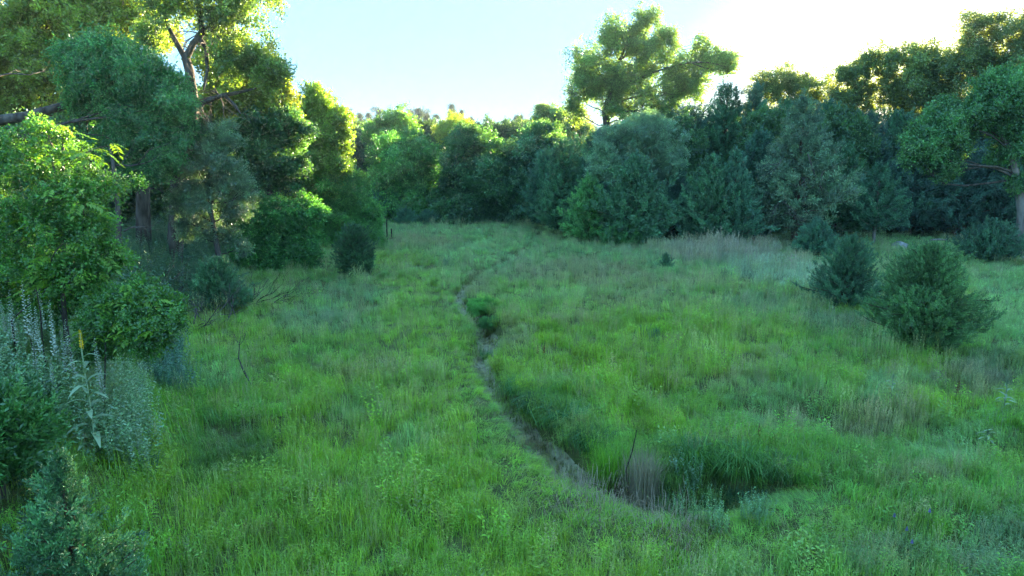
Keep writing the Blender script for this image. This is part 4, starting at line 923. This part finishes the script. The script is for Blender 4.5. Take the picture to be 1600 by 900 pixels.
# mullein with big felted leaves
def mullein(label, base, h, nl, L, seed, flower=True):
    r = random.Random(seed); b = np.array(base); t = root('mullein', b, label, 'mullein')
    V, F = tubes([(wobble(b, b + [0, 0, h], 8, .01, 0, r), np.linspace(.016, .008, 8))], 6); obj('stem', mesh('stem', V, F, M_mull, True), t)
    me = []
    for q in range(2):                    # a long leaf, arched and folded, 16 triangles
        n = 6; tt = np.linspace(0, 1, n); wd = .30 * np.sin(np.pi * np.clip(tt * .93 + .05, 0, 1)) ** .7 * (1 - .3 * tt)
        cx = tt * .95; cz = .55 * tt - (.75 + .3 * q) * tt ** 2
        Vv = np.concatenate([np.stack([cx, wd * .5, cz + wd * .18], 1), np.stack([cx, 0 * tt, cz], 1), np.stack([cx, -wd * .5, cz + wd * .18], 1)])
        Q = [[i, i + 1, n + i + 1, n + i] for i in range(n - 1)] + [[n + i, n + i + 1, 2 * n + i + 1, 2 * n + i] for i in range(n - 1)]
        me.append(mesh('leaf', Vv, np.array(Q), M_mull, True))
    for k in range(nl):
        u = (k / nl) ** 1.1 * .8; o = bpy.data.objects.new('leaf', me[k % 2]); COL.objects.link(o); o.parent = t
        o.location = (0, 0, .08 + u * h); s = L * (1.1 - .75 * u) * r.uniform(.85, 1.15); o.scale = (s, s, s); o.rotation_euler = (r.uniform(-.2, .2), r.uniform(-.5, .0) - .3 * u, k * 2.4 + r.uniform(-.2, .2))
    n = 50; az = np.arange(n) * 2.4; u = np.linspace(0, 1, n); C = b + np.stack([0 * u, 0 * u, h * (.88 + .14 * u)], 1); D = np.stack([np.cos(az), np.sin(az), .5 + 0 * u], 1)
    V, F = leaves(C, D, rng.normal(size=D.shape), .03 * (1.2 - u * .7), .02); obj('flower_spike', mesh('flower_spike', V, F, M_yellow if flower else M_mull), t)
e = P(125, 520, 8.0); g = H(e[0], 8.0); mullein('tall mullein with drooping pale felted leaves and a yellow flower tip on the left bank', (e[0], 8.0, g), e[2] - g, 22, .36, 1)
for i, (px, py, h, lb) in enumerate([(1568, 640, .55, 'upright pale mullein in the dry patch near the right edge'), (1392, 625, .5, 'silvery mullein in the blue green patch at the right of the meadow'), (1540, 700, .3, 'small mullein rosette near the right edge above the swale')]):
    g = G(px, py); mullein(lb, g, h, 14, .2, 10 + i, False)

# ---------------------------------------------------------------- small seedlings, docks and shrubs in the grass
def weed_clump(label, px, py, h, tint, n=5, wide=.16):
    g = G(px, py); t = root('leafy_weed', g, label, 'weed'); Q = np.array([[g[0] + random.gauss(0, wide), g[1] + random.gauss(0, wide), 0] for _ in range(n)]); Q[:, 2] = height(Q[:, 0], Q[:, 1])
    hh = h * rng.uniform(.6, 1.1, n); sp_ = rng.uniform(0, 6.28, n)
    st = [(wobble(q - [0, 0, .03], q + [random.uniform(-.1, .1) * h, random.uniform(-.1, .1) * h, k * .8], 5, .04), np.linspace(.006, .002, 5)) for q, k in zip(Q, hh)]
    V, F = tubes(st, 4); obj('stem', mesh('stem', V, F, M_weed), t)
    c = cloud('leaves', 'weed', Q, spin(np.tile(np.eye(3), (n, 1, 1)), sp_), np.stack([hh * .9, hh * .9, hh], 1), np.asarray(tint) * rng.uniform(.8, 1.2, (n, 1)), parent=t); c['kind'] = 'stuff'
def small_plant(name, label, px, py, h, tint, key='fine', cat='plant', dens=1, size=.22, nb=6, wide=.3):
    g = G(px, py); t = root(name, g, label, cat); st = []; C = []; size = size * .6; tint = tuple(q * 1.5 for q in tint)
    for k in range(nb):
        e = g + [random.uniform(-wide, wide) * h, random.uniform(-wide, wide) * h, h * random.uniform(.55, 1)]
        st.append((wobble(g - [0, 0, .03], e, 5, .05), np.linspace(.007, .003, 5))); C.append((e - [0, 0, h * .12], np.array([.3, .3, .3]) * h))
    V, F = tubes(st, 4); obj('stem', mesh('stem', V, F, M_bark), t)
    crown_cloud(C, dens, .5, key, size, tint, .25, .4, 0, .7, 'foliage', t)
for a in [('leafy green bush growing on the far bank inside the dry creek', 752, 500, .75, (.06, .19, .04), .24, 8, .4), ('leafy dark weed clump above the creek bend', 765, 520, .5, (.04, .13, .04), .22, 6, .5),
          ('small dark seedling above the middle of the right meadow', 1020, 530, .45, (.03, .10, .035), .18, 4, .2), ('bright yellow green seedling in the right meadow below the dark ones', 1012, 560, .22, (.16, .33, .04), .2, 4, .4),
          ('dark leafy seedling right of the yellow green one', 1022, 545, .28, (.035, .12, .035), .18, 4, .3), ('yellow green seedling left of the dry creek in the lower meadow', 664, 662, .3, (.15, .34, .03), .2, 6, .4),
          ('small dark shrub near the far end of the creek', 695, 415, .4, (.035, .10, .04), .25, 4, .3), ('pair of dark shrubs before the tan grass on the right, left one', 1135, 440, .6, (.03, .09, .04), .28, 5, .5),
          ('dark shrub right of the pair before the tan grass', 1170, 437, .6, (.035, .10, .04), .28, 5, .3), ('small dark shrub at the left behind the round cedar', 1088, 530, .3, (.035, .11, .04), .2, 4, .3),
          ('dark seedling in the grass left of the round bushy cedar', 1222, 598, .3, (.03, .10, .03), .16, 4, .3), ('bright green weed beside the dead twig at the left', 345, 615, .45, (.13, .30, .05), .2, 6, .5),
          ('light green weed growing against the dead grass tussock', 1045, 795, .4, (.05, .15, .03), .18, 7, .5), ('low yellow green weed in the grass below the left bank', 255, 625, .25, (.13, .3, .03), .2, 4, .4)]:
    if 'bush' in a[0] or 'clump above' in a[0]: small_plant('small_bush', a[0], a[1], a[2], a[3] * .8, a[4], size=a[5] * .8, nb=a[6] + 4, wide=a[7] * 1.2)
    else: weed_clump(a[0], a[1], a[2], a[3] * 1.1, a[4], 4, .3 * a[3])
for i, (px, py, h, lb) in enumerate([(1494, 632, .55, 'rust red dock seed stalk in the dry patch on the right'), (1143, 715, .35, 'brown dock stalk on the edge of the dark sedge hollow'), (840, 562, .35, 'brown dock stalks right of the creek, the left one'), (850, 560, .3, 'brown dock stalk right of its neighbour beside the creek'), (1184, 705, .45, 'thin dark stalk right of the brown dock by the sedge hollow')]):
    spike_plant('dock', lb, G(px, py), h, 'dock', M_weed, M_rust, 10, .07, .6, .018, None, (0, 0), 40 + i)
for i, (px, py) in enumerate([(182, 880), (188, 893), (1393, 845), (1448, 838), (1420, 890), (1412, 870)]):
    spike_plant('wildflower', ['violet wildflower at the lower left beside the teal cedar, upper one', 'violet wildflower at the lower left beside the teal cedar, lower one', 'violet wildflower at the lower right, leftmost of the four', 'violet wildflower at the lower right, rightmost of the four', 'violet wildflower at the lower right, nearest the bottom edge', 'violet wildflower at the lower right, just above the nearest one'][i], G(px, py), .36, 'flower', M_weed, M_purple, 8, .05, .14, .008, 'violet wildflowers near the bottom edge', (0, 0), 60 + i)

# ---------------------------------------------------------------- dead wood, posts, tussocks
def dead(name, label, paths, mat, cat, base):
    V, F = tubes(paths, 6); o = obj(name, mesh(name, np.asarray(V) - np.array(base), F, mat, True), None, Vector([float(c) for c in base])); tag(o, label, cat); return o
g = G(397, 615); Y = g[1]
pp = [g - [0, 0, .05], P(392, 600, Y), P(380, 578, Y), P(373, 560, Y), P(374, 540, Y), P(376, 525, Y)]
br = [(np.array(pp), [.028, .022, .018, .013, .009, .005]), (np.array([pp[3], P(366, 562, Y)]), [.008, .003]), (np.array([pp[4], P(368, 530, Y), P(364, 522, Y)]), [.006, .004, .002]), (np.array([pp[4], P(380, 532, Y), P(384, 520, Y)]), [.006, .004, .002])]
dead('dead_twig', 'crooked bare grey twig sticking up from the grass at the left', br, M_dead, 'twig', g)
g = G(415, 480); r2 = random.Random(4); br = []
for ang in (-.2, .1, .35, .6): br += twiggy(g + [-.3, 0, .1], [math.cos(ang), .2, math.sin(ang)], r2.uniform(.7, 1.0), .02, 3, 3, .6, .15, r2)
dead('dead_branch', 'bare dark branches spreading right of the blue green juniper', br, M_dead_dark, 'branch', g)
g = G(310, 485); br = []
for ang in (2.6, 2.9, 2.2): br += twiggy(g + [.2, 0, .1], [math.cos(ang), .2, math.sin(ang)], r2.uniform(.6, .9), .02, 3, 3, .6, .15, r2)
dead('dead_branch', 'bare dark branches left of the blue green juniper', br, M_dead_dark, 'branch', g)
for i, (px, py, n, lb) in enumerate([(250, 390, 9, 'tangle of grey fallen branches in the shade below the old tree'), (300, 400, 9, 'grey brush heap under the grey leaved tree'), (215, 360, 8, 'heap of broken pale branches behind the blue green weeds'), (370, 400, 6, 'grey dead branches at the meadow edge below the grey leaved tree')]):
    Y = 17.5 + 1.0 * i; x = P(px, 300, Y)[0]; g = on(x, Y); br = []
    for k in range(n): br += twiggy(g + [r2.uniform(-.8, .8), r2.uniform(-.5, .5), .05], [r2.uniform(-1, 1), r2.uniform(-.5, .5), r2.uniform(.1, .9)], r2.uniform(.6, 1.2), .022, 3, 3, .7, .0, r2)
    dead('brush_pile', lb, br, M_dead, 'branches', g)
# leaning bare stems in the left weeds
for i, (a, b2, lb) in enumerate([((62, 600), (40, 505), 'dark leaning stake among the white spiked weeds'), ((66, 530), (56, 448), 'thin dark upright stem among the white spiked weeds'), ((18, 500), (48, 474), 'curved dark twig end over the white spiked weeds at the left edge')]):
    Y = 8.7; p, q = P(*a, Y), P(*b2, Y); g = on(p[0], Y)
    dead('dead_weed', lb, [(np.array([g, p, p + (q - p) * .5 + [.02, 0, .02], q]), [.013, .012, .010, .005])], M_dead_dark, 'stem', g)
g = G(985, 790); q = P(995, 672, g[1])
dead('stick', 'thin dark stick leaning out of the dead grass tussock', [(np.array([g, P(978, 735, g[1]), P(988, 705, g[1]), q]), [.014, .011, .009, .005])], M_dead_dark, 'stick', g)
for i, (px, py, ty, lb) in enumerate([(605, 375, 342, 'taller dark fence post at the far meadow edge'), (612, 374, 358, 'short dark fence post right of the taller one')]):
    g = G(px, py); z = P(px, ty, g[1])[2]; t = root('fence_post', g, lb, 'post')
    V, F = tubes([(np.array([g - [0, 0, .1], [g[0], g[1], z]]), [.045, .04]), ], 6); obj('post', mesh('post', V, F, M_steel), t)
    V, F = tubes([(np.array([[g[0], g[1], z - .02], [g[0], g[1], z + .04]]), [.05, .02])], 6); obj('cap', mesh('cap', V, F, M_steel), t)
# bare limbs in the grey spruce
sp_ = [o for o in bpy.data.objects if o.name == 'spruce'][0]; Yd = sp_.location.y - 1.6
br = [(np.array([P(1285, 300, Yd), P(1272, 270, Yd), P(1262, 240, Yd)]), [.02, .03, .04])]
for k in range(12): br += twiggy(P(r2.uniform(1215, 1300), r2.uniform(230, 350), Yd), [r2.uniform(-1, 1), -.5, r2.uniform(-.8, .1)], r2.uniform(.7, 1.3), .022, 2, 3, .6, -.2, r2)
V, F = tubes(br, 4); o = obj('dead_twigs', mesh('dead_twigs', V, F, M_dead), sp_); o['kind'] = 'stuff'
# pale log and stones at the right forest edge
g = G(1465, 384); dead('log', 'pale fallen log lying before the dark cedars at the right', [(np.array([g + [-.45, 0, .3], g + [0, 0, .33], g + [.5, .05, .3]]), [.05, .06, .05])], M_bark_pale, 'log', g)
def stone(px, py, s, lb):
    g = G(px, py); n = 9; m = 12; th = np.linspace(0, math.pi, n); ph = np.arange(m) / m * 2 * math.pi
    V = np.array([[math.sin(a) * math.cos(b), math.sin(a) * math.sin(b), math.cos(a)] for a in th for b in ph]); k = 1 + .5 * (vnoise(V[:, 0] * 2 + px, V[:, 1] * 2, V[:, 2] * 2, 8) - .5)
    V = V * k[:, None] * np.array([s, s * .8, s * .6]) + [0, 0, s * .25]; i = np.arange(n - 1)[:, None] * m; j = np.arange(m)[None]; j2 = (j + 1) % m
    Q = np.stack([i + j, i + m + j, i + m + j2, i + j2], -1).reshape(-1, 4)
    tag(obj('rock', mesh('rock', V, Q, M_stone, True), None, Vector([float(c) for c in g])), lb, 'rock')
stone(1405, 388, .42, 'pale rock lying at the forest edge behind the round bushy cedar')
stone(1598, 408, .25, 'small pale rock at the foot of the trunk on the right edge')
# tussocks
def tussock(name, label, px, py, h, n, col, spread, lean, mat, w=.006, cat='grass tussock'):
    g = G(px, py); B = np.concatenate([rng.normal(0, spread, (n, 2)), np.full((n, 1), -.03)], 1); out = np.arctan2(B[:, 1], B[:, 0]) + rng.normal(0, .6, n)
    V, F = blades(B, out, rng.uniform(*lean, n), h * rng.uniform(.55, 1.1, n), w)
    m = solid_leaf(name + '_blades', col, .3, .03, (1.15, 1.1, .7))
    o = obj(name, mesh(name, V, F, m), None, Vector([float(c) for c in g])); return tag(o, label, cat)
tussock('dead_tussock', 'tall clump of dead grey brown grass standing in the dry creek', 1003, 780, .9, 800, (.38, .35, .26), .10, (.05, .42), None)
tussock('dead_tussock', 'dark brown matted grass clump at the foot of the green tussock', 975, 772, .5, 350, (.16, .11, .085), .16, (.2, .8), None)
tussock('green_tussock', 'bright green grass tussock left of the dead clump in the creek', 955, 756, .85, 700, (.20, .46, .05), .12, (.1, .6), None)
tussock('sedge_clump', 'glossy blue green sedge clump below the left bank', 215, 735, .5, 300, (.12, .24, .15), .1, (.3, .9), None, .012)
for i, (px, py, h, n) in enumerate([(905, 770, .4, 260), (850, 690, .4, 260), (940, 800, .4, 260), (1040, 830, .5, 260)]):
    tussock('flattened_grass', ['pale flattened dead grass along the creek bed, middle patch', 'pale flattened dead grass where the creek narrows', 'pale flattened dead grass below the green tussock', 'pale dry grass at the lower mouth of the creek'][i], px, py, h, n, (.40, .32, .23), .30, (.6, .95), None)

for i, (px, py, h, n, col, lean, lb) in enumerate([
    (1085, 728, .75, 420, (.09, .24, .07), (.4, 1.0), 'drooping dark sedge clump over the left rim of the hollow'), (1150, 735, .8, 450, (.11, .28, .08), (.5, 1.0), 'drooping sedge clump over the middle of the hollow rim'),
    (1212, 742, .65, 380, (.12, .28, .09), (.5, 1.0), 'arched sedge clump at the right end of the hollow rim'), (1052, 712, .6, 320, (.11, .29, .09), (.4, .9), 'sedge clump above the dead tussock'),
    (838, 640, .65, 380, (.08, .22, .08), (.5, 1.0), 'dark sedge clump overhanging the narrow creek bend'), (882, 662, .7, 400, (.09, .25, .09), (.5, 1.0), 'sedge mound on the far creek bank below the bend'),
    (925, 700, .6, 360, (.09, .25, .08), (.4, .95), 'sedge mound on the far bank just left of the green tussock'), (812, 612, .55, 300, (.10, .26, .09), (.4, .95), 'small sedge mound at the top of the lower creek reach'),
    (1120, 790, .5, 300, (.07, .18, .07), (.2, .9), 'dark sedge growing inside the hollow'), (1180, 790, .45, 280, (.09, .22, .12), (.2, .9), 'blue green sedge inside the right part of the hollow'),
    (755, 560, .4, 240, (.10, .26, .09), (.4, .9), 'short sedge clump leaning over the middle creek reach')]):
    tussock('sedge_clump', lb, px, py, h, n, col, .14, lean, None, .010)
for a in [('light green weed at the lower lip of the hollow, left one', 1085, 825, .5, (.10, .24, .05), 'weed'), ('pale leafy weed at the lower lip of the hollow, middle one', 1135, 830, .45, (.12, .26, .07), 'weed'),
          ('pale leafy weed at the lower lip of the hollow, right one', 1195, 815, .5, (.10, .24, .08), 'weed'), ('pale weed standing inside the hollow beside the dead tussock', 1075, 770, .6, (.10, .2, .1), 'weed')]:
    weed_clump(a[0], a[1], a[2], a[3], a[4])

# ---------------------------------------------------------------- haze
if HAZE:
    m, N, L = new_mat('morning_haze'); out = N.new('ShaderNodeOutputMaterial'); v = N.new('ShaderNodeVolumePrincipled')
    v.inputs['Color'].default_value = (.75, .92, 1, 1); v.inputs['Density'].default_value = HAZE; v.inputs['Anisotropy'].default_value = .1
    L.new(v.outputs[0], out.inputs['Volume'])
    a, b, z0, z1 = 720, 720, -2.5, 21
    V = np.array([[x, y, z] for x in (-a, a) for y in (-b, b) for z in (z0, z1)])
    F = np.array([[0, 1, 3, 2], [4, 6, 7, 5], [0, 4, 5, 1], [2, 3, 7, 6], [0, 2, 6, 4], [1, 5, 7, 3]])
    tag(obj('haze', mesh('haze', V, F, m)), kind='stuff')
print('sprays', COUNT)
